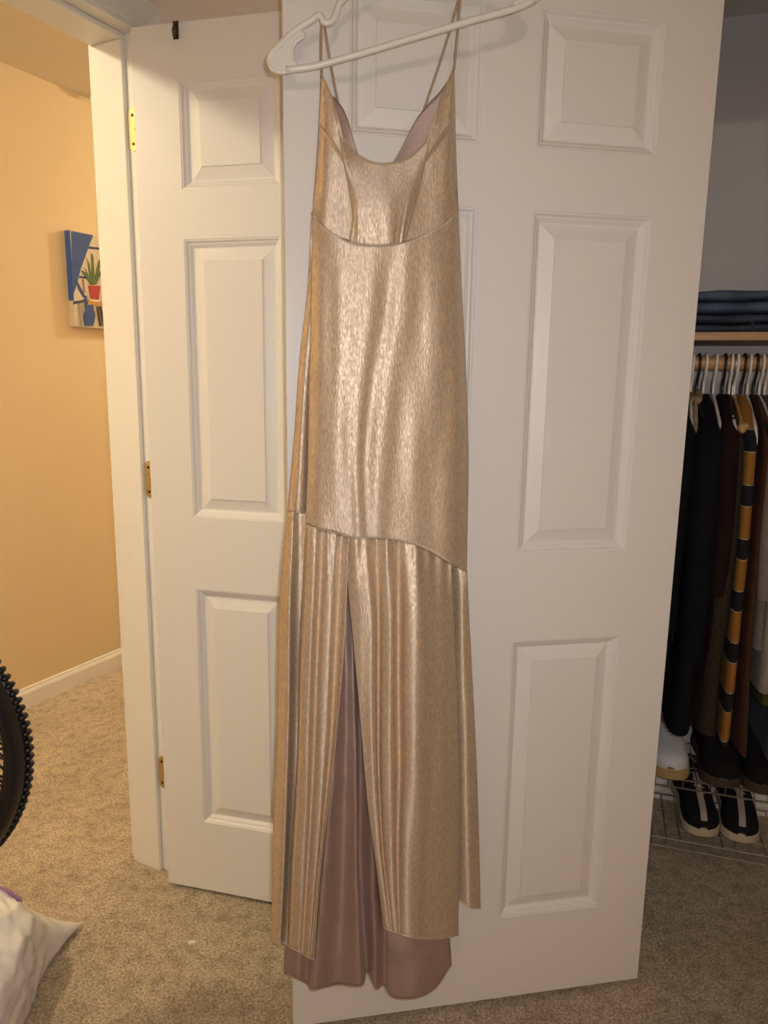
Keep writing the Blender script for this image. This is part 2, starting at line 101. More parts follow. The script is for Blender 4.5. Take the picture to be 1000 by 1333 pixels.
def mat(name, col, rough=0.6, metal=0.0, var=0.0, vscale=8.0, bump=0.0, bscale=200.0, spec=0.5, sheen=0.0, coat=0.0, stretch=None, col2=None, aniso=0.0):
    if name in MATS:
        return MATS[name]
    m = bpy.data.materials.new(name)
    m.use_nodes = True
    nt = m.node_tree
    b = nt.nodes['Principled BSDF']
    b.inputs['Base Color'].default_value = (*col, 1)
    b.inputs['Roughness'].default_value = rough
    b.inputs['Metallic'].default_value = metal
    b.inputs['Specular IOR Level'].default_value = spec
    b.inputs['Sheen Weight'].default_value = sheen
    b.inputs['Coat Weight'].default_value = coat
    b.inputs['Anisotropic'].default_value = aniso
    tc = nt.nodes.new('ShaderNodeTexCoord')
    mp = nt.nodes.new('ShaderNodeMapping')
    nt.links.new(tc.outputs['Object'], mp.inputs['Vector'])
    if stretch:
        mp.inputs['Scale'].default_value = stretch
    if var > 0 or col2:
        n = nt.nodes.new('ShaderNodeTexNoise')
        n.inputs['Scale'].default_value = vscale
        n.inputs['Detail'].default_value = 6
        n.inputs['Roughness'].default_value = 0.62
        nt.links.new(mp.outputs[0], n.inputs['Vector'])
        r = nt.nodes.new('ShaderNodeValToRGB')
        r.color_ramp.elements[0].position = 0.32
        r.color_ramp.elements[1].position = 0.68
        c2 = col2 if col2 else tuple(max(0, c * (1 - var)) for c in col)
        c1 = col if col2 else tuple(min(1, c * (1 + var)) for c in col)
        r.color_ramp.elements[0].color = (*c2, 1)
        r.color_ramp.elements[1].color = (*c1, 1)
        nt.links.new(n.outputs[0], r.inputs[0])
        nt.links.new(r.outputs[0], b.inputs['Base Color'])
    if bump > 0:
        n2 = nt.nodes.new('ShaderNodeTexNoise')
        n2.inputs['Scale'].default_value = bscale
        n2.inputs['Detail'].default_value = 3
        nt.links.new(mp.outputs[0], n2.inputs['Vector'])
        bp = nt.nodes.new('ShaderNodeBump')
        bp.inputs['Strength'].default_value = bump
        bp.inputs['Distance'].default_value = 0.002
        nt.links.new(n2.outputs[0], bp.inputs['Height'])
        nt.links.new(bp.outputs[0], b.inputs['Normal'])
    MATS[name] = m
    return m


M_DOOR = mat('white_door_paint', (0.80, 0.775, 0.745), 0.42, var=0.012, vscale=3, bump=0.03, bscale=160, spec=0.4, stretch=(1, 1, 0.25))
M_TRIM = mat('white_trim_paint', (0.80, 0.78, 0.74), 0.40, var=0.02, vscale=4, bump=0.03, bscale=120)
M_WALL = mat('beige_wall_paint', (0.76, 0.64, 0.53), 0.85, var=0.02, vscale=2, bump=0.10, bscale=260)
M_HALL = mat('tan_hall_paint', (0.72, 0.575, 0.355), 0.85, var=0.02, vscale=2, bump=0.10, bscale=240)
M_CEIL = mat('ceiling_paint', (0.74, 0.71, 0.66), 0.9, var=0.02, vscale=3, bump=0.12, bscale=220)
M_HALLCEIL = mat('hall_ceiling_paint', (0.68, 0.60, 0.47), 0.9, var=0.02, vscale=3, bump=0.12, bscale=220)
M_CLOSET = mat('closet_wall_paint', (0.64, 0.625, 0.65), 0.85, var=0.03, vscale=2, bump=0.10, bscale=240)
M_BRASS = mat('worn_brass', (0.62, 0.46, 0.20), 0.35, 0.9, var=0.12, vscale=60)
M_BRONZE = mat('dark_bronze', (0.10, 0.07, 0.045), 0.45, 0.7, var=0.2, vscale=80)
M_DARK = mat('dark_screw', (0.03, 0.025, 0.02), 0.5, 0.5)
M_PLASTIC = mat('white_plastic', (0.82, 0.80, 0.74), 0.32, var=0.015, vscale=20, spec=0.5)
M_BLACKPL = mat('black_plastic', (0.012, 0.012, 0.013), 0.35, var=0.2, vscale=20)
M_PINE = mat('pine_wood', (0.62, 0.36, 0.15), 0.45, col2=(0.42, 0.22, 0.08), vscale=9, stretch=(0.6, 9, 9))
M_WIRE = mat('chrome_wire', (0.62, 0.60, 0.58), 0.28, 0.95, var=0.1, vscale=50)
M_TAN = mat('tan_cotton', (0.40, 0.29, 0.17), 0.9, var=0.1, vscale=30, bump=0.3, bscale=500)


def carpet():
    m = bpy.data.materials.new('beige_carpet')
    m.use_nodes = True
    nt = m.node_tree
    b = nt.nodes['Principled BSDF']
    b.inputs['Roughness'].default_value = 0.95
    b.inputs['Specular IOR Level'].default_value = 0.1
    b.inputs['Sheen Weight'].default_value = 0.25
    tc = nt.nodes.new('ShaderNodeTexCoord')

    def nz(scale, detail, rough=0.6):
        n = nt.nodes.new('ShaderNodeTexNoise')
        n.inputs['Scale'].default_value = scale
        n.inputs['Detail'].default_value = detail
        n.inputs['Roughness'].default_value = rough
        nt.links.new(tc.outputs['Object'], n.inputs['Vector'])
        return n
    fine, mid, big = nz(175, 4, 0.8), nz(30, 6, 0.75), nz(4.5, 4, 0.55)

    def ramp(n, p0, p1, c0, c1):
        r = nt.nodes.new('ShaderNodeValToRGB')
        r.color_ramp.elements[0].position, r.color_ramp.elements[1].position = p0, p1
        r.color_ramp.elements[0].color, r.color_ramp.elements[1].color = (*c0, 1), (*c1, 1)
        nt.links.new(n.outputs[0], r.inputs[0])
        return r
    r1 = ramp(fine, 0.38, 0.58, (0.40, 0.295, 0.185), (1.0, 0.85, 0.61))
    r2 = ramp(mid, 0.30, 0.54, (0.52, 0.48, 0.44), (1, 1, 1))
    r3 = ramp(big, 0.3, 0.7, (0.80, 0.79, 0.78), (1.0, 1.0, 1.0))

    def mul(a, c):
        x = nt.nodes.new('ShaderNodeMix')
        x.data_type = 'RGBA'
        x.blend_type = 'MULTIPLY'
        x.inputs['Factor'].default_value = 1
        nt.links.new(a, x.inputs[6])
        nt.links.new(c, x.inputs[7])
        return x.outputs[2]
    nt.links.new(mul(mul(r1.outputs[0], r2.outputs[0]), r3.outputs[0]), b.inputs['Base Color'])
    bp = nt.nodes.new('ShaderNodeBump')
    bp.inputs['Strength'].default_value = 0.9
    bp.inputs['Distance'].default_value = 0.006
    nt.links.new(fine.outputs[0], bp.inputs['Height'])
    bp2 = nt.nodes.new('ShaderNodeBump')
    bp2.inputs['Strength'].default_value = 0.6
    bp2.inputs['Distance'].default_value = 0.02
    nt.links.new(mid.outputs[0], bp2.inputs['Height'])
    nt.links.new(bp.outputs[0], bp2.inputs['Normal'])
    nt.links.new(bp2.outputs[0], b.inputs['Normal'])
    return m


M_CARPET = carpet()

# ------------------------------------------------------------------ geometry helpers


class MB:
    def __init__(self):
        self.v, self.f = [], []

    def add(self, vs, fs):
        o = len(self.v)
        self.v += [tuple(p) for p in vs]
        self.f += [tuple(i + o for i in q) for q in fs]
        return self

    def box(self, a, b):
        (x0, y0, z0), (x1, y1, z1) = a, b
        vs = [(x0, y0, z0), (x1, y0, z0), (x1, y1, z0), (x0, y1, z0), (x0, y0, z1), (x1, y0, z1), (x1, y1, z1), (x0, y1, z1)]
        return self.add(vs, [(0, 3, 2, 1), (4, 5, 6, 7), (0, 1, 5, 4), (1, 2, 6, 5), (2, 3, 7, 6), (3, 0, 4, 7)])

    def tube(self, pts, r, n=8, cap=True, closed=False):
        pts = [Vector(p) for p in pts]
        m = len(pts)
        rs = r if isinstance(r, (list, tuple)) else [r] * m
        ref = None
        vs, fs = [], []
        for i, p in enumerate(pts):
            if closed:
                t = (pts[(i + 1) % m] - pts[i - 1]).normalized()
            else:
                t = (pts[min(i + 1, m - 1)] - pts[max(i - 1, 0)]).normalized()
            if ref is None:
                ref = t.orthogonal().normalized()
            ref = (ref - t * ref.dot(t)).normalized()
            bi = t.cross(ref)
            for k in range(n):
                a = 2 * math.pi * k / n
                vs.append(p + (ref * math.cos(a) + bi * math.sin(a)) * rs[i])
        for i in range(m if closed else m - 1):
            j = (i + 1) % m
            for k in range(n):
                k2 = (k + 1) % n
                fs.append((i * n + k, i * n + k2, j * n + k2, j * n + k))
        if cap and not closed:
            fs.append(tuple(range(n - 1, -1, -1)))
            fs.append(tuple((m - 1) * n + k for k in range(n)))
        return self.add(vs, fs)

    def grid(self, rows, flip=False, wrap=False):
        """rows: list of equal-length rings/lines of points"""
        n = len(rows[0])
        vs = [p for r in rows for p in r]
        fs = []
        for i in range(len(rows) - 1):
            for j in range(n if wrap else n - 1):
                k = (j + 1) % n
                q = (i * n + j, i * n + k, (i + 1) * n + k, (i + 1) * n + j)
                fs.append(q[::-1] if flip else q)
        return self.add(vs, fs)

    def prism(self, poly, y0, y1, axes='xz'):
        """polygon in two axes extruded along the third"""
        n = len(poly)

        def mk(p, t):
            if axes == 'xz':
                return (p[0], t, p[1])
            if axes == 'xy':
                return (p[0], p[1], t)
            return (t, p[0], p[1])
        vs = [mk(p, y0) for p in poly] + [mk(p, y1) for p in poly]
        fs = [tuple(range(n)), tuple(range(2 * n - 1, n - 1, -1))]
        fs += [(i, i + n, (i + 1) % n + n, (i + 1) % n) for i in range(n)]
        return self.add(vs, fs)

    def lathe(self, prof, n=24, c=(0, 0, 0), axis='z'):
        rows = []
        for r, h in prof:
            ring = []
            for k in range(n):
                a = 2 * math.pi * k / n
                x, y = r * math.cos(a), r * math.sin(a)
                p = {'z': (x, y, h), 'y': (x, h, y), 'x': (h, x, y)}[axis]
                ring.append((p[0] + c[0], p[1] + c[1], p[2] + c[2]))
            rows.append(ring)
        return self.grid(rows, wrap=True)

    def build(self, name, m, parent=None, smooth=False, loc=None, rotz=None, bevel=0.0, fix=True, ang=None):
        me = bpy.data.meshes.new(name)
        me.from_pydata(self.v, [], self.f)
        if fix:
            bm = bmesh.new()
            bm.from_mesh(me)
            bmesh.ops.recalc_face_normals(bm, faces=bm.faces)
            bm.to_mesh(me)
            bm.free()
        ms = m if isinstance(m, (list, tuple)) else [m]
        for x in ms:
            me.materials.append(x)
        if smooth:
            me.polygons.foreach_set('use_smooth', [True] * len(me.polygons))
            if ang:
                me.set_sharp_from_angle(angle=math.radians(ang))
        o = bpy.data.objects.new(name, me)
        C.objects.link(o)
        if parent is not None:
            o.parent = parent
        if loc is not None:
            o.location = loc
        if rotz is not None:
            o.rotation_euler = (0, 0, rotz)
        if bevel > 0:
            md = o.modifiers.new('bevel', 'BEVEL')
            md.width = bevel
            md.segments = 2
            md.limit_method = 'ANGLE'
        return o


def tag(o, label=None, cat=None, group=None, kind=None):
    if label:
        o['label'] = label
    if cat:
        o['category'] = cat
    if group:
        o['group'] = group
    if kind:
        o['kind'] = kind
    return o


def empty(name, loc=(0, 0, 0), rotz=0.0):
    o = bpy.data.objects.new(name, None)
    C.objects.link(o)
    o.empty_display_size = 0.05
    o.location = loc
    o.rotation_euler = (0, 0, rotz)
    return o


def catmull(pts, n):
    """n samples along a centripetal-like Catmull-Rom through pts, even by chord length"""
    pts = [Vector(p) for p in pts]
    m = len(pts)
    ext = [pts[0] * 2 - pts[1]] + pts + [pts[-1] * 2 - pts[-2]]
    L = [0.0]
    for i in range(m - 1):
        L.append(L[-1] + max((pts[i + 1] - pts[i]).length, 1e-6))
    out = []
    for k in range(n):
        s = L[-1] * k / (n - 1)
        i = 0
        while i < m - 2 and s > L[i + 1]:
            i += 1
        t = (s - L[i]) / (L[i + 1] - L[i])
        p0, p1, p2, p3 = ext[i], ext[i + 1], ext[i + 2], ext[i + 3]
        h = L[i + 1] - L[i]
        h0 = max((p1 - p0).length, 1e-6)
        h2 = max((p3 - p2).length, 1e-6)
        m1 = ((p1 - p0) / h0 * h + (p2 - p1) / h * h0) / (h + h0) * h
        m2 = ((p2 - p1) / h * h2 + (p3 - p2) / h2 * h) / (h + h2) * h
        t2, t3 = t * t, t * t * t
        out.append(p1 * (2 * t3 - 3 * t2 + 1) + m1 * (t3 - 2 * t2 + t) + p2 * (-2 * t3 + 3 * t2) + m2 * (t3 - t2))
    return out


def smoothline(pts, n):
    return [tuple(p) for p in catmull(pts, n)]


def loft(curves, nv, per, jitter=None):
    """surface through vertical curves (left to right), rows run across"""
    cs = [catmull(c, nv) for c in curves]
    rows = []
    for i in range(nv):
        ctrl = [c[i] for c in cs]
        row = []
        ext = [ctrl[0] * 2 - ctrl[1]] + ctrl + [ctrl[-1] * 2 - ctrl[-2]]
        for j in range(len(ctrl) - 1):
            p0, p1, p2, p3 = ext[j], ext[j + 1], ext[j + 2], ext[j + 3]
            h = max((p2 - p1).length, 1e-6)
            h0 = max((p1 - p0).length, 1e-6)
            h2 = max((p3 - p2).length, 1e-6)
            m1 = ((p1 - p0) / h0 * h + (p2 - p1) / h * h0) / (h + h0) * h
            m2 = ((p2 - p1) / h * h2 + (p3 - p2) / h2 * h) / (h + h2) * h
            for k in range(per + (1 if j == len(ctrl) - 2 else 0)):
                t = k / per
                t2, t3 = t * t, t * t * t
                row.append(p1 * (2 * t3 - 3 * t2 + 1) + m1 * (t3 - 2 * t2 + t) + p2 * (-2 * t3 + 3 * t2) + m2 * (t3 - t2))
        if jitter:
            v = i / (nv - 1)
            row = [Vector((p.x, p.y + jitter(p, k / (len(row) - 1), v), p.z)) for k, p in enumerate(row)]
        rows.append(row)
    return rows


# ------------------------------------------------------------------ the setting
def struct(mb, name, m, label, ang=0.0, bevel=0.0):
    o = mb.build(name, m, rotz=ang, bevel=bevel)
    return tag(o, label, None, None, 'structure')


CEIL_Z = 2.405
struct(MB().box((-4.5, -5.0, -0.10), (4.5, 6.5, 0.0)), 'floor', M_CARPET, 'beige cut pile carpet running through room, hall and closet')

# ceilings
struct(MB().box((-1.42, -3.4, CEIL_Z), (3.4, 2.2, CEIL_Z + 0.1)), 'ceiling', M_CEIL, 'off-white bedroom ceiling', ROOM)
struct(MB().box((-2.62, -2.2, CEIL_Z), (-1.42, 5.2, CEIL_Z + 0.1)), 'ceiling', M_HALLCEIL, 'tan-lit hallway ceiling seen through the doorway', ROOM)

# wall with the hallway doorway (X -1.42 .. -1.285), opening Y .50 .. 1.305
HX0, HX1 = -1.42, -1.285
OY0, OY1, OZ = 0.485, 1.322, 2.07
mb = MB().box((HX0, -3.4, 0), (HX1, OY0, CEIL_Z)).box((HX0, OY1, 0), (HX1, 2.10, CEIL_Z)).box((HX0, OY0, OZ), (HX1, OY1, CEIL_Z)).box((HX0, 2.10, 0), (HX1, 5.2, CEIL_Z))
struct(mb, 'wall_doorway', M_WALL, 'beige bedroom wall with the hallway doorway', ROOM)
struct(MB().box((-2.62, -2.2, 0), (-2.51, 5.2, CEIL_Z)), 'wall_hallway', M_HALL, 'tan hallway wall carrying the small plant painting', ROOM)
struct(MB().box((-2.51, 5.1, 0), (HX0, 5.2, CEIL_Z)), 'wall_hall_end', M_HALL, 'tan wall closing the far end of the hallway', ROOM)
struct(MB().box((-2.51, -2.2, 0), (HX0, -2.1, CEIL_Z)), 'wall_hall_near', M_HALL, 'tan wall closing the near end of the hallway', ROOM)
struct(MB().box((HX1, -3.4, 0), (3.4, -3.3, CEIL_Z)), 'wall_rear', M_WALL, 'beige bedroom wall behind the viewer', ROOM)
struct(MB().box((3.3, -3.3, 0), (3.4, 1.6, CEIL_Z)), 'wall_right', M_WALL, 'beige bedroom wall at the right', ROOM)


def base_profile(h, t):
    return [(0, 0), (t, 0), (t, h * 0.72), (t * 0.85, h * 0.80), (t * 0.55, h * 0.88), (t * 0.5, h * 0.96), (t * 0.3, h), (0, h)]


mb = MB()
mb.prism([(a, b) for a, b in base_profile(0.082, 0.014)], -2.1, 5.1, 'xz')
o = mb.build('baseboard_hallway', M_TRIM, loc=tuple(frame(ROOM, -2.51, 0, 0)), rotz=ROOM)
tag(o, 'white moulded baseboard along the tan hallway wall', None, None, 'structure')

# closet: everything in the closet frame
CY0, CY1, CB = 1.562, 1.677, 2.318       # closet wall faces, closet back wall
CXL, CXR = 0.118, 0.93                   # closet opening
CC = 2.281
mb = MB().box((-1.10, CY0, 0), (CXL, CY1, CEIL_Z)).box((CXR, CY0, 0), (3.6, CY1, CEIL_Z)).box((CXL, CY0, 2.075), (CXR, CY1, CEIL_Z))
struct(mb, 'wall_closet_front', M_WALL, 'beige bedroom wall around the closet opening', CLOSET)
struct(MB().box((-0.45, CB, 0), (1.55, CB + 0.1, CEIL_Z)), 'wall_closet_back', M_CLOSET, 'grey-white back wall of the dark closet', CLOSET)
struct(MB().box((-0.55, CY1, 0), (-0.45, CB + 0.1, CEIL_Z)), 'wall_closet_left', M_CLOSET, 'closet side wall hidden behind the open door', CLOSET)
struct(MB().box((1.45, CY1, 0), (1.55, CB, CEIL_Z)), 'wall_closet_right', M_CLOSET, 'closet side wall at the right', CLOSET)
struct(MB().box((-0.45, CY1, CC), (1.45, CB, CC + 0.1)), 'ceiling', M_CEIL, 'low closet ceiling above the jeans shelf', CLOSET)
mb = MB()
pf = base_profile(0.085, 0.014)
mb.add([(-0.45, -a, b) for a, b in pf] + [(1.45, -a, b) for a, b in pf], [tuple(range(8)), tuple(range(15, 7, -1))] + [(i, i + 8, (i + 1) % 8 + 8, (i + 1) % 8) for i in range(8)])
o = mb.build('baseboard_closet', M_TRIM, loc=tuple(frame(CLOSET, 0, CB, 0)), rotz=CLOSET)
tag(o, 'white baseboard along the closet back wall', None, None, 'structure')

# hallway door frame: jambs, stops, casing
tr = empty('trim_1', frame(ROOM, -1.35, 0.9, 0), ROOM)
tag(tr, 'white jambs, stops and casing of the hallway doorway', None, None, 'structure')


def rl(mb, name, m=M_TRIM, bevel=0.0015, par=tr, off=(-1.35, 0.9)):
    mb.v = [(x - off[0], y - off[1], z) for x, y, z in mb.v]
    return mb.build(name, m, par, bevel=bevel)


JX0, JX1 = -1.436, -1.284
rl(MB().box((JX0, 1.302, 0), (JX1, 1.322, 2.07)), 'jamb')
rl(MB().box((JX0, 0.485, 0), (JX1, 0.505, 2.07)), 'jamb')
rl(MB().box((JX0, 0.505, 2.058), (JX1, 1.302, 2.07)), 'head_jamb')
rl(MB().box((-1.418, 1.290, 0), (-1.322, 1.302, 2.046)), 'door_stop', bevel=0.003)
rl(MB().box((-1.418, 0.505, 0), (-1.322, 0.517, 2.046)), 'door_stop', bevel=0.003)
rl(MB().box((-1.418, 0.505, 2.046), (-1.322, 1.302, 2.058)), 'door_stop', bevel=0.003)
# colonial casing profile: (distance from opening edge, projection)
CAS = [(0.0, 0.0), (0.0, 0.007), (0.006, 0.009), (0.014, 0.009), (0.020, 0.0125), (0.034, 0.0145), (0.046, 0.018), (0.058, 0.018), (0.060, 0.015), (0.060, 0.0)]


def casing(face, sgn, y0, y1, ztop, name_suffix=''):
    """three mitred pieces on the plane X = face, projecting sgn*X"""
    a = 0.006
    y0i, y1i, zi = y0 - a, y1 + a, ztop + a
    n = len(CAS)

    def piece(ends):
        vs = [ends(0, dd, pp) for dd, pp in CAS] + [ends(1, dd, pp) for dd, pp in CAS]
        fs = [tuple(range(n)), tuple(range(2 * n - 1, n - 1, -1))] + [(i, i + n, (i + 1) % n + n, (i + 1) % n) for i in range(n)]
        return MB().add(vs, fs)
    out = []
    out.append(piece(lambda e, dd, pp: (face + sgn * pp, y1i + dd, 0 if e == 0 else zi + dd)))
    out.append(piece(lambda e, dd, pp: (face + sgn * pp, y0i - dd, 0 if e == 0 else zi + dd)))
    out.append(piece(lambda e, dd, pp: (face + sgn * pp, (y0i - dd) if e == 0 else (y1i + dd), zi + dd)))
    return out


for p in casing(HX1, 1, 0.505, 1.302, 2.058):
    rl(p, 'casing', bevel=0)
for p in casing(HX0, -1, 0.505, 1.302, 2.058):
    rl(p, 'casing', bevel=0)

# closet door frame
tr2 = empty('trim_2', frame(CLOSET, 0.53, 1.62, 0), CLOSET)
tag(tr2, 'white jambs lining the closet opening', None, None, 'structure')
rl(MB().box((CXL, CY0, 0), (CXL + 0.018, CY1, 2.075)), 'jamb', par=tr2, off=(0.53, 1.62))
rl(MB().box((CXR - 0.018, CY0, 0), (CXR, CY1, 2.075)), 'jamb', par=tr2, off=(0.53, 1.62))
rl(MB().box((CXL + 0.018, CY0, 2.057), (CXR - 0.018, CY1, 2.075)), 'head_jamb', par=tr2, off=(0.53, 1.62))

# ------------------------------------------------------------------ six-panel doors
PROF = [(0, 0), (0.0012, 0.0014), (0.0035, 0.0016), (0.0075, 0.0066), (0.0100, 0.0074), (0.0120, 0.0092), (0.0165, 0.0136), (0.0195, 0.0136), (0.0440, 0.0052), (0.0448, 0.0030)]


def six_panel_door(name, loc, rotz, W, H, Tk, st, pw, zs, label):
    root = empty(name, loc, rotz)
    tag(root, label, None, None, 'structure')
    xs = [0, st, st + pw, W - st - pw, W - st, W]
    zz = [0] + zs + [H]
    mb = MB()
    for y in (0, Tk):
        for i in range(5):
            for k in range(7):
                if i in (1, 3) and k in (1, 3, 5):
                    continue
                mb.add([(xs[i], y, zz[k]), (xs[i + 1], y, zz[k]), (xs[i + 1], y, zz[k + 1]), (xs[i], y, zz[k + 1])], [(0, 1, 2, 3)])
    # outer edges
    for i in range(5):
        for z in (0, H):
            mb.add([(xs[i], 0, z), (xs[i + 1], 0, z), (xs[i + 1], Tk, z), (xs[i], Tk, z)], [(0, 1, 2, 3)])
    for k in range(7):
        for x in (0, W):
            mb.add([(x, 0, zz[k]), (x, Tk, zz[k]), (x, Tk, zz[k + 1]), (x, 0, zz[k + 1])], [(0, 1, 2, 3)])
    for i in (1, 3):
        for k in (1, 3, 5):
            x0, x1, z0, z1 = xs[i], xs[i + 1], zz[k], zz[k + 1]
            for (a, b) in (((x0, z0), (x1, z0)), ((x1, z0), (x1, z1)), ((x1, z1), (x0, z1)), ((x0, z1), (x0, z0))):
                mb.add([(a[0], 0, a[1]), (b[0], 0, b[1]), (b[0], Tk, b[1]), (a[0], Tk, a[1])], [(0, 1, 2, 3)])
    me_o = mb.build('door_slab', M_DOOR, root)
    bm = bmesh.new()
    bm.from_mesh(me_o.data)
    bmesh.ops.remove_doubles(bm, verts=bm.verts, dist=1e-5)
    bmesh.ops.recalc_face_normals(bm, faces=bm.faces)
    bm.to_mesh(me_o.data)
    bm.free()
    for i in (1, 3):
        for k in (1, 3, 5):
            x0, x1, z0, z1 = xs[i], xs[i + 1], zz[k], zz[k + 1]
            cx, cz = (x0 + x1) / 2, (z0 + z1) / 2
            p = MB()
            rings = []
            for d_, h_ in PROF:
                rings.append([(x0 + d_ - cx, h_, z0 + d_ - cz), (x1 - d_ - cx, h_, z0 + d_ - cz), (x1 - d_ - cx, h_, z1 - d_ - cz), (x0 + d_ - cx, h_, z1 - d_ - cz)])
            p.grid(rings, wrap=True)
            nb = len(p.v)
            p.f.append((nb - 4, nb - 3, nb - 2, nb - 1))
            p.grid([[(a, Tk - b, c) for a, b, c in r] for r in rings], wrap=True, flip=True)
            nb = len(p.v)
            p.f.append((nb - 1, nb - 2, nb - 3, nb - 4))
            q = len(rings) * 4
            p.f += [(j, (j + 1) % 4, q + (j + 1) % 4, q + j) for j in range(4)]
            p.build('raised_panel', M_DOOR, root, loc=(cx, 0, cz))
    return root


ZL = [0.2059, 0.819, 0.9949, 1.6127, 1.7156, 1.9335]
ZS = [z - 0.012 for z in ZL]
HALL_DOOR_A = -0.2361
door1 = six_panel_door('door_1', (-0.5510, 1.6923, 0.012), HALL_DOOR_A, 0.762, 2.03, 0.035, 0.1074, 0.2256, ZS, 'white six-panel hallway door standing open behind the closet door')
CLOSET_DOOR_A = 0.1780
door2 = six_panel_door('door_2', (-0.1711, 1.2677, 0.012), CLOSET_DOOR_A, 0.7628, 2.03, 0.035, 0.1063, 0.2245, ZS, 'white six-panel closet door swung open, the dress hanging in front')


# hinges on the hallway jamb (children of the frame)
for zc in (1.860, 1.069, 0.292):
    lf = []
    for (sx, sz) in ((0, 0),):
        x0, x1, z0, z1, r = -1.319, -1.286, zc - 0.045, zc + 0.045, 0.012
        for k in range(7):
            a = math.pi + k * math.pi / 12
            lf.append((x0 + r + r * math.cos(a), z0 + r + r * math.sin(a)))
        lf += [(x1, z0), (x1, z1)]
        for k in range(7):
            a = math.pi / 2 + k * math.pi / 12
            lf.append((x0 + r + r * math.cos(a), z1 - r + r * math.sin(a)))
    mb = MB().prism(lf, 1.2995, 1.3025, 'xz')
    leaf = rl(mb, 'hinge_leaf', M_BRASS, 0)
    leaf['label'] = 'brass hinge leaf'
    for dz in (-0.03, 0.0, 0.03):
        s = MB().lathe([(0.0, -0.0008), (0.0035, -0.0006), (0.0035, 0.0008), (0.0, 0.0008)], 10, (-1.305 + (0.006 if dz == 0 else -0.002), 1.2992, zc + dz), 'y')
        sc = rl(s, 'screw', M_DARK, 0)
        w = sc.matrix_world.copy()
        sc.parent = leaf
    kn = MB().tube([(-1.279, 1.301, zc - 0.046), (-1.279, 1.301, zc + 0.046)], 0.0055, 12)
    rl(kn, 'hinge_knuckle', M_BRASS, 0)

# ------------------------------------------------------------------ the dress (local frame: x along the closet door, -y out of it)


def satin(name, col, col2, rough, metal, sparkle, sheen=0.0, gloss=0.0, gcol=(1, 1, 1), aniso=0.0, grain=0.35):
    m = bpy.data.materials.new(name)
    m.use_nodes = True
    nt = m.node_tree
    b = nt.nodes['Principled BSDF']
    b.inputs['Metallic'].default_value = metal
    b.inputs['Sheen Weight'].default_value = sheen
    b.inputs['Sheen Roughness'].default_value = 0.4
    tc = nt.nodes.new('ShaderNodeTexCoord')
    mp = nt.nodes.new('ShaderNodeMapping')
    mp.inputs['Scale'].default_value = (1, 1, 0.35)
    nt.links.new(tc.outputs['Object'], mp.inputs['Vector'])
    n = nt.nodes.new('ShaderNodeTexNoise')
    n.inputs['Scale'].default_value = 330
    n.inputs['Detail'].default_value = 2
    nt.links.new(mp.outputs[0], n.inputs['Vector'])
    r = nt.nodes.new('ShaderNodeValToRGB')
    r.color_ramp.elements[0].position, r.color_ramp.elements[1].position = 0.36, 0.66
    r.color_ramp.elements[0].color, r.color_ramp.elements[1].color = (*col2, 1), (*col, 1)
    nt.links.new(n.outputs[0], r.inputs[0])
    nt.links.new(r.outputs[0], b.inputs['Base Color'])
    mr = nt.nodes.new('ShaderNodeMapRange')
    mr.inputs['From Min'].default_value, mr.inputs['From Max'].default_value = 0.3, 0.7
    mr.inputs['To Min'].default_value, mr.inputs['To Max'].default_value = rough + sparkle * 0.5, rough - sparkle * 0.5
    nt.links.new(n.outputs[0], mr.inputs['Value'])
    nt.links.new(mr.outputs[0], b.inputs['Roughness'])
    n2 = nt.nodes.new('ShaderNodeTexNoise')
    n2.inputs['Scale'].default_value = 380
    n2.inputs['Detail'].default_value = 1
    nt.links.new(mp.outputs[0], n2.inputs['Vector'])
    bp = nt.nodes.new('ShaderNodeBump')
    bp.inputs['Strength'].default_value = grain
    bp.inputs['Distance'].default_value = 0.001
    nt.links.new(n2.outputs[0], bp.inputs['Height'])
    nt.links.new(bp.outputs[0], b.inputs['Normal'])
    if gloss > 0:
        gl = nt.nodes.new('ShaderNodeBsdfGlossy')
        gl.inputs['Color'].default_value = (*gcol, 1)
        gl.inputs['Anisotropy'].default_value = aniso
        tg = nt.nodes.new('ShaderNodeCombineXYZ')
        tg.inputs['X'].default_value = 1.0
        nt.links.new(tg.outputs[0], gl.inputs['Tangent'])
        nt.links.new(mr.outputs[0], gl.inputs['Roughness'])
        nt.links.new(bp.outputs[0], gl.inputs['Normal'])
        mx = nt.nodes.new('ShaderNodeMixShader')
        mx.inputs[0].default_value = gloss
        nt.links.new(b.outputs[0], mx.inputs[1])
        nt.links.new(gl.outputs[0], mx.inputs[2])
        nt.links.new(mx.outputs[0], nt.nodes['Material Output'].inputs['Surface'])
    return m


M_GOLD = satin('champagne_lame', (0.80, 0.63, 0.45), (0.60, 0.455, 0.31), 0.58, 0.40, 0.16, 0.05, 0.25, (0.93, 0.85, 0.77), 0.55, 0.5)
M_MAUVE = satin('mauve_lining', (0.36, 0.235, 0.205), (0.31, 0.20, 0.175), 0.54, 0.05, 0.06, 0.1, 0.2, (0.85, 0.74, 0.70), 0.3, 0.06)
M_SEAM = mat('gold_stitching', (0.52, 0.40, 0.26), 0.6, 0.2)
M_STRAP = mat('strap_cord', (0.42, 0.30, 0.20), 0.55, 0.1)

dress = empty('dress', (-0.1711, 1.2677, 0.0), CLOSET_DOOR_A)
tag(dress, 'long champagne gold slip dress with thin straps and a slit flounce, hanging on the door', 'dress')


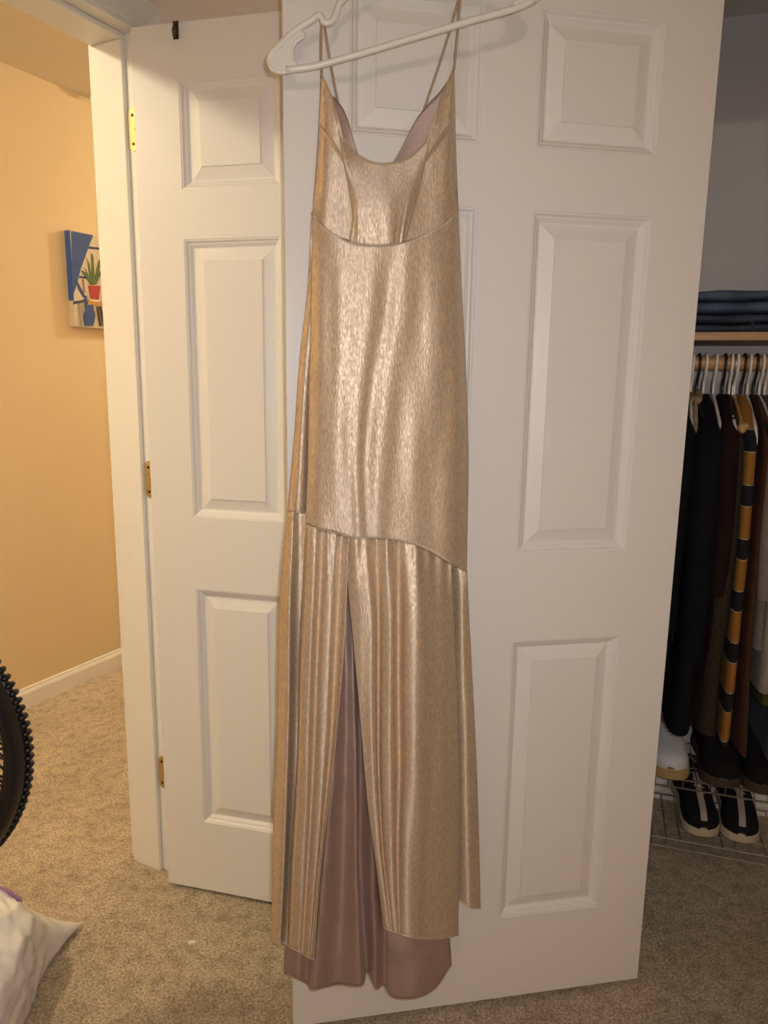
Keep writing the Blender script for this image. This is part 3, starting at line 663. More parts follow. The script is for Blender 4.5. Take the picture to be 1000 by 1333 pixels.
def sheet(key, name, m, nv, per, jitter=None, inner=None, thick=0.0014, label=None):
    rows = loft(T[key], nv, per, jitter)
    o = MB().grid(rows, flip=False).build(name, [m, inner or m], dress, smooth=True, fix=False)
    # outward is -y: check and flip
    me = o.data
    s = sum(p.normal.y for p in me.polygons)
    if s > 0:
        me.flip_normals()
    md = o.modifiers.new('solidify', 'SOLIDIFY')
    md.thickness = thick
    md.offset = -1
    md.material_offset = 1
    if label:
        o['label'] = label
    return o


def wr(amp, sx, sz, seed):
    def f(p, s, v):
        k = min(1.0, 6 * v, 6 * (1 - v) + 0.3)
        return -amp * k * noise.noise(Vector((p.x * sx, seed, p.z * sz)))
    return f


sheet('back_panel', 'back_panel', M_MAUVE, 24, 6, None, M_GOLD, label='mauve lined back of the bodice')
sheet('skirt_back', 'skirt_back', M_GOLD, 60, 8, wr(0.002, 30, 4, 2.0), M_MAUVE)


def cup(key, seed):
    """below the cross seam the side piece lies a little deeper"""
    (xa, _, za), (xb, _, zb) = T[key][0], T[key][-1]

    def f(p, s, v):
        zl = za + (zb - za) * (p.x - xa) / (xb - xa)
        k = min(1.0, max(0.0, (zl - p.z) / 0.004))
        edge = min(1.0, 5 * (1 - v))
        return 0.0055 * k * edge - 0.0012 * noise.noise(Vector((p.x * 40, seed, p.z * 14))) * edge
    return f


sheet('bodice_side_left', 'bodice_side', M_GOLD, 90, 10, cup('line_cup_left', 3.1), M_MAUVE)
sheet('bodice_side_right', 'bodice_side', M_GOLD, 90, 10, cup('line_cup_right', 4.1), M_MAUVE)
def centre_j(p, s, v):
    g = max(0.0, (v - 0.55) / 0.45)
    return -(0.0028 * g * math.sin(s * 46 + 2.0 * math.sin(s * 9)) * (abs(s - 0.5) * 1.6) ** 1.2) - 0.0016 * noise.noise(Vector((p.x * 38, 5.2, p.z * 14)))


sheet('bodice_centre', 'bodice_front', M_GOLD, 44, 7, centre_j, M_MAUVE)
sheet('skirt_front', 'skirt_front', M_GOLD, 110, 9, wr(0.0024, 34, 5, 7.7), M_MAUVE)


def gather(seed, amp=0.0022, freq=240):
    def f(p, s, v):
        g = max(0.0, 1 - v / 0.16) ** 1.5
        return -amp * g * math.sin(p.x * freq + 3 * noise.noise(Vector((p.x * 30, seed, 0)))) - 0.0014 * min(1, v * 6) * noise.noise(Vector((p.x * 60, seed, p.z * 5)))
    return f


lin = sheet('lining', 'lining', M_MAUVE, 90, 8, wr(0.006, 22, 16, 11.0), M_MAUVE, label='dusty mauve satin lining showing through the slit')
sheet('flounce_back_left', 'flounce_back', M_GOLD, 100, 8, gather(1.0), M_MAUVE)
sheet('flounce_back_right', 'flounce_back', M_GOLD, 90, 8, gather(2.0), M_MAUVE)
sheet('flounce_left', 'flounce_front', M_GOLD, 110, 9, gather(3.0), M_MAUVE)
sheet('flounce_right', 'flounce_front', M_GOLD, 110, 9, gather(4.0), M_MAUVE)


def cord(key, name, r, m, n=60, dy=-0.0004):
    pts = [(x, y + dy, z) for x, y, z in smoothline(T[key], n)]
    return MB().tube(pts, r, 6).build(name, m, dress, smooth=True)


for k in ('line_empire', 'line_flounce', 'line_princess_left', 'line_princess_right', 'line_cup_left', 'line_cup_right'):
    cord(k, 'seam', 0.0009, M_SEAM, 80)
cord('line_neck', 'neckline_edge', 0.0015, M_SEAM, 80)
for k in ('hem_left', 'hem_right', 'hem_back_right', 'hem_back_left'):
    cord(k, 'hem_edge', 0.0013, M_GOLD, 80)
cord('hem_lining', 'hem_edge', 0.0014, M_SEAM, 80)
for k in ('strap_left_front', 'strap_left_back', 'strap_right_front', 'strap_right_back'):
    cord(k, 'strap', 0.0019, M_STRAP, 16)

# ------------------------------------------------------------------ hanger carrying the dress
hg = empty('clothes_hanger', (-0.1711, 1.2677, 0.0), CLOSET_DOOR_A)
tag(hg, 'tilted white plastic clothes hanger carrying the gold dress', 'hanger')


def htube(pts, r, name, n=40):
    return MB().tube(smoothline(pts, n), r, 10).build(name, M_PLASTIC, hg, smooth=True)


htube(T['hanger_bar'], 0.0052, 'bar')
htube(T['hanger_arm_left'], 0.0052, 'arm', 70)
htube(T['hanger_arm_right'], 0.0052, 'arm', 70)


def hplate(poly, name):
    pts = smoothline(poly + [poly[0]], 60)[:-1]
    n = len(pts)
    vs = [(x, y - 0.0022, z) for x, y, z in pts] + [(x, y + 0.0022, z) for x, y, z in pts]
    fs = [tuple(range(n)), tuple(range(2 * n - 1, n - 1, -1))] + [(i, i + n, (i + 1) % n + n, (i + 1) % n) for i in range(n)]
    o = MB().add(vs, fs).build(name, M_PLASTIC, hg, bevel=0.0012)
    MB().tube([(x, y, z) for x, y, z in pts], 0.0033, 8, closed=True).build('rim', M_PLASTIC, o, smooth=True)
    return o


hplate(T['hanger_end_left'], 'end_plate')
hplate(T['hanger_end_right'], 'end_plate')
nk = T['hanger_neck'][-1]
hook = [T['hanger_neck'][0], T['hanger_neck'][1], nk, (nk[0], nk[1] + 0.005, 2.01), (nk[0], -0.035, 2.05), (nk[0], -0.012, 2.066), (nk[0], 0.018, 2.070), (nk[0], 0.043, 2.060), (nk[0], 0.050, 2.035)]
htube(hook, 0.0045, 'hook', 50)



def rebase(root, off):
    """move a thing's origin to its own place without moving its parts"""
    a = root.rotation_euler.z
    root.location = root.location + Vector((off[0] * math.cos(a) - off[1] * math.sin(a), off[0] * math.sin(a) + off[1] * math.cos(a), off[2]))
    for ch in root.children:
        ch.location = ch.location - Vector(off)


rebase(dress, (0.20, -0.05, 0.06))
rebase(hg, (0.187, -0.07, 1.79))

# ------------------------------------------------------------------ hook over the hallway door
hk = empty('over_door_hook', (-0.4478, 1.6675, 2.042), HALL_DOOR_A)
tag(hk, 'small dark metal hook strap over the top of the hallway door', 'hook')
pr = [(-0.0022, -0.032), (-0.0022, 0.0022), (0.0375, 0.0022), (0.0375, -0.04), (0.0355, -0.04), (0.0355, 0.0004), (-0.0002, 0.0004), (-0.0002, -0.032)]
MB().prism(pr, -0.006, 0.006, 'yz').build('strap', M_BRONZE, hk)
MB().tube([(0.0, -0.003, -0.005), (0.0, -0.007, -0.018), (0.0, -0.006, -0.030)], [0.004, 0.0055, 0.0045], 10).build('tip', M_BRONZE, hk, smooth=True)

# ------------------------------------------------------------------ painting in the hall
PY0, PY1, PZ0, PZ1 = 2.107, 2.405, 1.508, 1.876
pc = empty('canvas_painting', frame(ROOM, -2.51, PY0, PZ0), ROOM)
tag(pc, 'small canvas painting of a potted plant and blue vase on the tan hallway wall', 'painting')
PCOL = {'drape': (0.035, 0.075, 0.26), 'bar': (0.03, 0.05, 0.14), 'branch': (0.035, 0.06, 0.2), 'stem': (0.25, 0.12, 0.10), 'leaf': (0.08, 0.14, 0.035),
        'pot': (0.42, 0.035, 0.03), 'saucer': (0.72, 0.60, 0.45), 'table': (0.55, 0.26, 0.07), 'vase': (0.035, 0.07, 0.24), 'leg': (0.05, 0.035, 0.03), 'grey': (0.34, 0.31, 0.26)}
MB().box((0, 0, 0), (0.0315, PY1 - PY0, PZ1 - PZ0)).build('canvas', mat('canvas_cream', (0.62, 0.54, 0.42), 0.8, var=0.06, vscale=25), pc)
MB().box((0.001, -0.0005, 0.10), (0.0313, 0.0, PZ1 - PZ0)).build('painted_edge', mat('paint_edge_blue', (0.04, 0.11, 0.36), 0.6), pc)
for i, (k, poly) in enumerate(T['paint'].items()):
    base = k.rstrip('0123456789').split('_')[0]
    mm = mat('paint_' + base, PCOL[base], 0.7, var=0.15, vscale=40)
    d0 = 0.0317 + 0.00025 * i
    poly = [(min(y, PY1), min(max(z, PZ0), PZ1)) for y, z in poly]
    MB().prism([(y - PY0, z - PZ0) for y, z in poly], 0.0314, d0, 'yz').build('painted_' + {'bar': 'rail', 'leg': 'table_leg', 'grey': 'grey_area'}.get(base, base), mm, pc)  # the grey polygon is a plain grey area of the picture

o = MB().lathe([(0.0, -0.028), (0.014, -0.026), (0.020, -0.016), (0.020, 0.0)], 20).build('ceiling_sensor', M_TRIM, loc=tuple(frame(ROOM, -2.47, 2.26, CEIL_Z)), smooth=True, ang=40)
tag(o, 'tiny white fitting where the hallway wall meets the ceiling', 'sensor')

# ------------------------------------------------------------------ lamps of the place (above the frame)


def ceiling_lamp(loc, top, label):
    t = empty('ceiling_lamp', (loc[0], loc[1], top))
    tag(t, label, 'lamp')
    MB().lathe([(0.0, 0.0), (0.09, 0.0), (0.09, -0.02), (0.075, -0.03), (0.0, -0.03)], 28).build('canopy', M_BRASS, t, smooth=True, ang=30)
    g = bpy.data.materials.get('lit_bulb')
    if not g:
        g = bpy.data.materials.new('lit_bulb')
        g.use_nodes = True
        b = g.node_tree.nodes['Principled BSDF']
        b.inputs['Emission Color'].default_value = (1, 0.85, 0.65, 1)
        b.inputs['Emission Strength'].default_value = 4
    MB().lathe([(0.0, -0.03), (0.013, -0.03), (0.014, -0.05), (0.028, -0.075), (0.03, -0.09), (0.022, -0.11), (0.0, -0.118)], 20).build('bulb', g, t, smooth=True)


ceiling_lamp(ROOM_LAMP, CEIL_Z, 'ceiling lamp of the bedroom above the viewer')
ceiling_lamp(HALL_LAMP, CEIL_Z, 'ceiling lamp of the hallway just outside the doorway')
ceiling_lamp(HALL_LAMP_FAR, CEIL_Z, 'ceiling lamp at the far end of the hallway')

# ------------------------------------------------------------------ round black fan at the left edge
M_FAN = mat('fan_black_plastic', (0.010, 0.0095, 0.0095), 0.38, var=0.2, vscale=30)
M_FANG = mat('fan_grille_black', (0.014, 0.014, 0.015), 0.42, var=0.2, vscale=30)
FR, FZ = 0.250, 0.760
fan = empty('electric_fan', (-0.785, 1.000, 0.0), math.radians(-4))
tag(fan, 'round black electric fan cut off by the left edge of the picture', 'fan')


def ringp(prof, n=96):
    """profile of (radius, y) swept round the fan axis (local y)"""
    rows = []
    for i in range(n + 1):
        a = 2 * math.pi * i / n
        rows.append([(r * math.cos(a), y, r * math.sin(a) + FZ) for r, y in prof])
    return MB().grid(rows, wrap=True)


ringp([(FR - 0.004, -0.008), (FR, -0.002), (FR, 0.020), (FR - 0.006, 0.026), (FR - 0.018, 0.012), (FR - 0.014, -0.006)]).build('front_rim', M_FAN, fan, smooth=True, ang=40)
ringp([(FR - 0.016, -0.002), (FR - 0.014, 0.0), (FR - 0.031, 0.022), (FR - 0.033, 0.018)]).build('shroud', M_FAN, fan, smooth=True, ang=40)
ringp([(FR - 0.006, 0.026), (FR - 0.003, 0.028), (FR - 0.003, 0.038), (FR - 0.010, 0.044), (FR - 0.012, 0.040), (FR - 0.010, 0.03)]).build('housing', M_FAN, fan, smooth=True, ang=40)


def radial(mb, name, m, n, a0=0.0):
    """n copies of one small piece turned about the fan axis"""
    first = mb.build(name, m, fan, smooth=True)
    first.location = (0, 0, FZ)
    for i in range(1, n):
        c = bpy.data.objects.new(name, first.data)
        C.objects.link(c)
        c.parent = fan
        c.location = (0, 0, FZ)
        c.rotation_euler = (0, a0 + 2 * math.pi * i / n, 0)


radial(MB().tube([(FR - 0.002, 0.024, 0), (FR + 0.0008, 0.028, 0), (FR + 0.0008, 0.037, 0), (FR - 0.006, 0.044, 0)], [0.003, 0.0048, 0.0048, 0.003], 6), 'housing_rib', M_FAN, 120)
radial(MB().tube(smoothline([(0.045, 0.016, -0.004), (0.10, 0.016, 0.010), (0.15, 0.018, 0.011), (FR - 0.030, 0.020, 0.004)], 7), 0.0022, 5), 'grille_bar', M_FANG, 88)
radial(MB().tube([(0.05, 0.115, 0.0), (0.14, 0.108, 0.006), (0.20, 0.080, 0.004), (FR - 0.009, 0.040, 0.0)], 0.0019, 5), 'rear_grille_bar', M_FANG, 60)
for r, y in ((0.115, 0.019), (0.150, 0.0235)):
    MB().tube([(r * math.cos(2 * math.pi * k / 60), y, r * math.sin(2 * math.pi * k / 60) + FZ) for k in range(60)], 0.0019, 6, closed=True).build('grille_ring', M_FANG, fan, smooth=True)
MB().lathe([(0.0, 0.006), (0.040, 0.008), (0.050, 0.014), (0.050, 0.022), (0.0, 0.022)], 32, (0, 0, FZ), 'y').build('grille_cap', M_FAN, fan, smooth=True, ang=35)
MB().lathe([(0.0, 0.105), (0.052, 0.105), (0.055, 0.12), (0.055, 0.19), (0.045, 0.21), (0.0, 0.214)], 32, (0, 0, FZ), 'y').build('motor_housing', M_FAN, fan, smooth=True, ang=35)
MB().lathe([(0.0, 0.04), (0.026, 0.045), (0.03, 0.09), (0.0, 0.104)], 24, (0, 0, FZ), 'y').build('hub', M_FAN, fan, smooth=True, ang=35)
for i in range(3):
    rows = []
    for j in range(9):
        r = 0.028 + 0.128 * j / 8
        row = []
        for k in range(7):
            s = k / 6 - 0.5
            a = s * (0.75 + 0.25 * math.sin(j / 8 * 3.1)) + 2 * math.pi * i / 3 + 0.25 * j / 8
            row.append((r * math.cos(a), 0.072 + s * 0.045 * (1 - 0.35 * j / 8), r * math.sin(a) + FZ))
        rows.append(row)
    ob_ = MB().grid(rows).build('blade', M_FAN, fan, smooth=True, fix=False)
    md = ob_.modifiers.new('solidify', 'SOLIDIFY')
    md.thickness = 0.0025
MB().tube([(0, 0.15, 0.03), (0, 0.15, FZ - 0.05)], 0.014, 16).build('pole', M_FAN, fan, smooth=True, ang=50)
MB().lathe([(0.0, 0.0), (0.115, 0.0), (0.118, 0.008), (0.105, 0.020), (0.03, 0.034), (0.022, 0.05), (0.0, 0.05)], 40, (0, 0.15, 0.0)).build('base', M_FAN, fan, smooth=True, ang=40)

# ------------------------------------------------------------------ white rubbish bag with purple drawstring


def bag_material():
    m = bpy.data.materials.new('white_bag_plastic')
    m.use_nodes = True
    nt = m.node_tree
    b = nt.nodes['Principled BSDF']
    b.inputs['Base Color'].default_value = (0.80, 0.785, 0.775, 1)
    b.inputs['Roughness'].default_value = 0.34
    b.inputs['Transmission Weight'].default_value = 0.0
    b.inputs['Subsurface Weight'].default_value = 0.0
    tc = nt.nodes.new('ShaderNodeTexCoord')
    mp = nt.nodes.new('ShaderNodeMapping')
    mp.inputs['Scale'].default_value = (1, 1.8, 1.2)
    mp.inputs['Rotation'].default_value = (0.3, 0.2, 0.7)
    nt.links.new(tc.outputs['Object'], mp.inputs['Vector'])
    n = nt.nodes.new('ShaderNodeTexNoise')
    n.noise_type = 'RIDGED_MULTIFRACTAL'
    n.inputs['Scale'].default_value = 9
    n.inputs['Detail'].default_value = 3
    n.inputs['Distortion'].default_value = 0.5
    nt.links.new(mp.outputs[0], n.inputs['Vector'])
    bp = nt.nodes.new('ShaderNodeBump')
    bp.inputs['Strength'].default_value = 1.0
    bp.inputs['Distance'].default_value = 0.018
    nt.links.new(n.outputs[0], bp.inputs['Height'])
    nt.links.new(bp.outputs[0], b.inputs['Normal'])
    return m


M_BAG = bag_material()
BAG = Vector((-0.95, 1.27, 0.0))
bag = empty('rubbish_bag', tuple(BAG))
tag(bag, 'crumpled white plastic rubbish bag with a purple drawstring on the carpet', 'bag')
bm = bmesh.new()
bmesh.ops.create_icosphere(bm, subdivisions=6, radius=1.0)
TIP = Vector((-0.712, 1.552, 0.012)) - BAG
tipdir = Vector((TIP.x, TIP.y, 0)).normalized()
random.seed(21)
CEN = Vector((0, 0.0, 0.095))
PLANES = [(Vector((0.10, 0.10, 1)), 0.126), (Vector((-0.25, -0.30, 1)), 0.120), (Vector((1, 0.12, 0.10)), 0.222), (Vector((0.75, 0.62, 0.30)), 0.245), (Vector((0.15, 1, 0.15)), 0.232),
          (Vector((-0.6, 0.8, 0.3)), 0.25), (Vector((-1, 0, 0.2)), 0.23), (Vector((0.3, -1, 0.3)), 0.27), (Vector((-0.6, -0.8, 0.3)), 0.27), (Vector((0.8, -0.5, 0.5)), 0.235), (Vector((0, 0, -1)), 0.093)]
for _ in range(26):
    nn = Vector((random.uniform(-1, 1), random.uniform(-1, 1), random.uniform(-0.1, 1))).normalized()
    sup = math.sqrt((nn.x * 0.235) ** 2 + (nn.y * 0.265) ** 2 + (nn.z * 0.125) ** 2)
    PLANES.append((nn, sup * random.uniform(0.93, 1.03)))
PLANES = [(n_.normalized(), d_) for n_, d_ in PLANES]
for v in bm.verts:
    dv = v.co.normalized()
    acc = 0.0
    for n_, d_ in PLANES:
        c_ = n_.dot(dv)
        if c_ > 1e-3:
            acc += (c_ / d_) ** 26
    p = CEN + dv * acc ** (-1 / 26)
    q = p * 11
    cr = 1 - abs(noise.noise(Vector((q.x * 0.9 + q.y * 0.5, q.y * 0.8 - q.z, q.z * 1.4 + 4)))) * 2.2
    cr2 = 1 - abs(noise.noise(Vector((q.x * 2.1, q.y * 1.6 + q.x, q.z * 2 + 9)))) * 2.2
    cr3 = 1 - abs(noise.noise(Vector((q.x * 3.1 - q.y * 2, q.y * 2.4 + q.x, q.z * 4 + 2)))) * 2.4
    p += dv * (0.009 * max(0, cr) ** 3 + 0.006 * max(0, cr2) ** 3 + 0.0035 * max(0, cr3) ** 3)
    c = max(0.0, dv.dot(Vector((tipdir.x, tipdir.y, -0.30)).normalized()))
    p = p.lerp(TIP, min(1.0, c ** 30))
    if p.z < 0.003:
        p.z = 0.003
    v.co = p
me = bpy.data.meshes.new('bag_body')
bm.to_mesh(me)
bm.free()
me.materials.append(M_BAG)
me.polygons.foreach_set('use_smooth', [True] * len(me.polygons))
ob = bpy.data.objects.new('bag_body', me)
C.objects.link(ob)
ob.parent = bag
o = MB().grid([[(x, y, z - 0.010), (x, y, z + 0.010)] for x, y, z in smoothline([(-0.04, 0.165, 0.188), (0.05, 0.172, 0.188), (0.101, 0.166, 0.187), (0.135, 0.158, 0.180), (0.160, 0.150, 0.165)], 24)]).build('drawstring', mat('purple_drawstring', (0.30, 0.16, 0.34), 0.5), bag, smooth=True, fix=False)
md = o.modifiers.new('solidify', 'SOLIDIFY')
md.thickness = 0.002
o['label'] = 'purple drawstring'

# paper scrap on the carpet
o = MB().prism([(-0.010, -0.003), (-0.004, -0.006), (0.008, -0.004), (0.011, 0.002), (0.003, 0.006), (-0.008, 0.004)], 0.0005, 0.005, 'xy').build('paper_scrap', M_PLASTIC, loc=(-0.4397, 1.4991, 0.0), bevel=0.001)
tag(o, 'tiny white scrap lying on the carpet before the hallway door', 'scrap')

# ------------------------------------------------------------------ closet contents
def cf(x, y, z=0.0):
    return frame(CLOSET, x, y, z)


SH0, SHZ = 1.985, 1.4235
sf = MB().box((-0.449, SH0 + 0.004, 0), (1.449, CB - 0.001, 0.0185)).build('closet_shelf', mat('shelf_board', (0.55, 0.42, 0.28), 0.5, col2=(0.44, 0.32, 0.19), vscale=10, stretch=(0.5, 6, 6)), loc=(0, 0, SHZ), rotz=CLOSET)
tag(sf, 'wooden closet shelf carrying folded jeans', 'shelf')
MB().box((-0.449, SH0, -0.0005), (1.449, SH0 + 0.004, 0.019)).build('edge_band', M_PINE, sf)
RODY, RODZ, RODR = 1.995, 1.368, 0.0175
rod = MB().tube([(-0.449, RODY, RODZ), (1.449, RODY, RODZ)], RODR, 24).build('closet_rod', M_PINE, rotz=CLOSET, smooth=True, ang=50)
tag(rod, 'round wooden closet rod under the shelf, full of hangers', 'closet rod')

M_DENIM = mat('blue_denim', (0.10, 0.145, 0.22), 0.85, col2=(0.055, 0.08, 0.13), vscale=14, bump=0.4, bscale=420)
M_DENIM2 = mat('dark_denim', (0.05, 0.065, 0.10), 0.85, col2=(0.03, 0.04, 0.065), vscale=14, bump=0.4, bscale=420)


def folded_jeans(x0, x1, z, h, m, seed, label, rise=0.0, layers=2):
    t = empty('folded_jeans', cf((x0 + x1) / 2, 2.12, z), CLOSET)
    tag(t, label, 'jeans', 'folded jeans on the closet shelf')
    n, hl = 26, h / layers
    for L in range(layers):
        rows = []
        for i in range(n):
            s = i / (n - 1)
            x = (s - 0.5) * (x1 - x0)
            e = min(1.0, (min(s, 1 - s) * 14)) ** 0.5
            ring = []
            for k in range(20):
                a = 2 * math.pi * k / 20
                cy, cz = math.cos(a), math.sin(a)
                yy = math.copysign(abs(cy) ** 0.35, cy) * 0.125 * (0.9 + 0.1 * e)
                zz = math.copysign(abs(cz) ** 0.6, cz) * hl * 0.5 * (0.55 + 0.45 * e)
                nn = noise.noise(Vector((x * 14 + seed, yy * 9, L * 3.0 + zz * 20))) * 0.005
                up = rise * max(0, s - 0.55) / 0.45
                ring.append((x, yy + nn * 1.2 + 0.006 * math.sin(L * 2 + seed), zz + hl * (L + 0.5) + (nn + up) * (1 if cz > -0.3 or L else 0)))
            rows.append(ring)
        mb = MB().grid(rows, wrap=True)
        nv = len(mb.v)
        mb.f += [tuple(range(20)), tuple(range(nv - 1, nv - 21, -1))]
        mb.build('denim_fold', m, t, smooth=True)
    sx = 0.02
    st_ = [(sx + 0.004 * math.sin(k), -0.128 + 0.001 * k, h * 0.05 + h * 0.9 * k / 8) for k in range(9)]
    MB().tube(st_, 0.0022, 6).build('seam', M_DENIM2, t, smooth=True)
    return t


folded_jeans(-0.02, 0.62, SHZ + 0.0187, 0.044, M_DENIM2, 2.0, 'dark blue jeans folded at the bottom of the stack on the closet shelf')
folded_jeans(0.0, 0.66, SHZ + 0.0645, 0.058, M_DENIM, 5.0, 'lighter blue jeans folded on top of the darker pair on the closet shelf', 0.03)

# ---- hangers on the rod


def closet_hanger(x, m, label, drop=0.0, tilt=0.0, hw=0.20, grp='hangers on the closet rod'):
    t = empty('clothes_hanger', cf(x, RODY, RODZ), CLOSET + tilt)
    tag(t, label, 'hanger', grp)
    R = RODR + 0.0035
    pts = []
    for k in range(11):
        a = math.radians(-50 + k * 24)
        pts.append((0, R * math.cos(a), R * math.sin(a) + 0.001))
    pts += [(0, -R * 0.6, -0.03), (0, 0.0, -0.045), (0, 0.0, -0.085)]
    MB().tube(smoothline(pts, 40), 0.0034, 8).build('hook', m, t, smooth=True)
    y = [(0, 0.0, -0.078), (0, -0.03, -0.087), (0, -0.11, -0.118), (0, -hw, -0.165), (0, -hw - 0.006, -0.178), (0, -hw + 0.01, -0.186), (0, 0, -0.186), (0, hw - 0.01, -0.186), (0, hw + 0.006, -0.178), (0, hw, -0.165), (0, 0.11, -0.118), (0, 0.03, -0.087), (0, 0, -0.078)]
    MB().tube(smoothline(y, 70), 0.0042, 8).build('frame', m, t, smooth=True)
    return t


# ---- garments: shell hanging across the rod, sleeves as parts
def garment(name, cat, x, m, label, top=-0.075, length=0.85, hw0=0.05, hw1=0.215, hw2=0.225, th=0.018, th2=0.02, seed=0.0, drift=0.0, sleeve=None, collar=None, lean=0.0, fwd=0.0, tilt=0.0, grp='clothes hanging in the closet'):
    t = empty(name, cf(x, RODY, RODZ), CLOSET + tilt)
    tag(t, label, cat, grp)
    nr, nk = 34, 28
    rows = []
    for i in range(nr):
        v = i / (nr - 1)
        z = top - length * v ** 1.15
        dz = top - z
        if dz < 0.10:
            hw = hw0 + (hw1 - hw0) * (dz / 0.10) ** 0.8
        else:
            hw = hw1 + (hw2 - hw1) * (dz - 0.10) / max(0.01, length - 0.10)
        tt = th * min(1.0, 0.35 + dz / 0.05) + (th2 - th) * v
        ring = []
        for k in range(nk):
            a = 2 * math.pi * k / nk
            cy, cx = math.cos(a), math.sin(a)
            yy = math.copysign(abs(cy) ** 0.75, cy) * hw
            xx = math.copysign(abs(cx) ** 0.7, cx) * tt
            xx += 0.010 * noise.noise(Vector((yy * 9 + seed, z * 2.2, seed * 1.7))) * min(1, dz * 8)
            yy += 0.010 * noise.noise(Vector((z * 4, seed, xx * 20))) * min(1, dz * 6) + fwd * v
            ring.append((xx + drift * v + lean * v * v, yy, z + 0.006 * noise.noise(Vector((yy * 12, seed, 3))) * v))
        rows.append(ring)
    mb = MB().grid(rows, wrap=True)
    nv = len(mb.v)
    mb.f += [tuple(range(nk)), tuple(range(nv - 1, nv - nk - 1, -1))]
    mb.build('body', m, t, smooth=True, ang=60)
    if sleeve:
        for sg in (-1, 1):
            pts, rr = [], []
            for k in range(12):
                s = k / 11
                zz0 = top - 0.055 - sleeve[0] * s
                pts.append((drift * s * 0.8 + 0.004 * math.sin(4 * s + seed) + (sleeve[2] if len(sleeve) > 2 else 0), sg * (hw1 - 0.05 * (1 - min(1, s / 0.1)) - 0.008 + 0.02 * math.sin(s * 2.2)), zz0))
                rr.append(sleeve[1] * (1.05 - 0.3 * s) * min(1.0, 0.35 + s * 7))
            MB().tube(pts, rr, 12).build('sleeve', sleeve[3] if len(sleeve) > 3 else m, t, smooth=True, ang=60)
    if collar:
        pts = [(0.012 * math.sin(a) , -0.055 * math.cos(a) - 0.01, top - 0.005 - 0.012 * math.cos(a)) for a in [2 * math.pi * k / 20 for k in range(20)]]
        MB().tube(pts, 0.010, 8, closed=True).build('collar', collar, t, smooth=True)
    return t


def stripes(name, bands, period_mid):
    """horizontal woven stripes along the garment's own height"""
    m = bpy.data.materials.new(name)
    m.use_nodes = True
    nt = m.node_tree
    b = nt.nodes['Principled BSDF']
    b.inputs['Roughness'].default_value = 0.9
    tc = nt.nodes.new('ShaderNodeTexCoord')
    sp = nt.nodes.new('ShaderNodeSeparateXYZ')
    nt.links.new(tc.outputs['Object'], sp.inputs[0])
    mu = nt.nodes.new('ShaderNodeMath')
    mu.operation = 'MULTIPLY_ADD'
    mu.inputs[1].default_value = 1.0 / period_mid
    mu.inputs[2].default_value = 40.0 + bands
    nt.links.new(sp.outputs['Z'], mu.inputs[0])
    fr = nt.nodes.new('ShaderNodeMath')
    fr.operation = 'FRACT'
    nt.links.new(mu.outputs[0], fr.inputs[0])
    r = nt.nodes.new('ShaderNodeValToRGB')
    r.color_ramp.interpolation = 'CONSTANT'
    e = r.color_ramp.elements
    e[0].position, e[0].color = 0.0, (0.34, 0.145, 0.02, 1)
    e[1].position, e[1].color = 0.54, (0.42, 0.34, 0.22, 1)
    for pos, c in ((0.56, (0.004, 0.0045, 0.007, 1)), (0.94, (0.42, 0.34, 0.22, 1)), (0.96, (0.34, 0.145, 0.02, 1))):
        x = e.new(pos)
        x.color = c
    nt.links.new(fr.outputs[0], r.inputs[0])
    nt.links.new(r.outputs[0], b.inputs['Base Color'])
    n2 = nt.nodes.new('ShaderNodeTexNoise')
    n2.inputs['Scale'].default_value = 400
    nt.links.new(tc.outputs['Object'], n2.inputs['Vector'])
    bp = nt.nodes.new('ShaderNodeBump')
    bp.inputs['Strength'].default_value = 0.4
    bp.inputs['Distance'].default_value = 0.002
    nt.links.new(n2.outputs[0], bp.inputs['Height'])
    nt.links.new(bp.outputs[0], b.inputs['Normal'])
    return m


def cloth(name, col, var=0.12):
    return mat(name, col, 0.92, var=var, vscale=26, bump=0.35, bscale=420, spec=0.2)


K_NAVY = cloth('navy_wool', (0.0035, 0.004, 0.0075))
K_BLACK = cloth('black_cotton', (0.004, 0.004, 0.0045))
K_GREEN = cloth('green_cotton', (0.045, 0.065, 0.02))
K_MAROON = cloth('maroon_knit', (0.014, 0.005, 0.005))
K_TWEED = mat('olive_tweed', (0.042, 0.032, 0.021), 0.95, col2=(0.020, 0.016, 0.011), vscale=160, bump=0.5, bscale=350, spec=0.2)
K_BROWN = cloth('brown_suede', (0.085, 0.036, 0.020))
K_GREY = cloth('pinkish_grey_cotton', (0.20, 0.165, 0.15))
K_WHITE = cloth('off_white_cotton', (0.30, 0.27, 0.23))
K_OLIVE = cloth('olive_cotton', (0.075, 0.07, 0.02))
K_BLUE = cloth('pale_blue_cotton', (0.11, 0.12, 0.17))
K_STRIPE = stripes('mustard_navy_stripes', 0.18, 0.121)


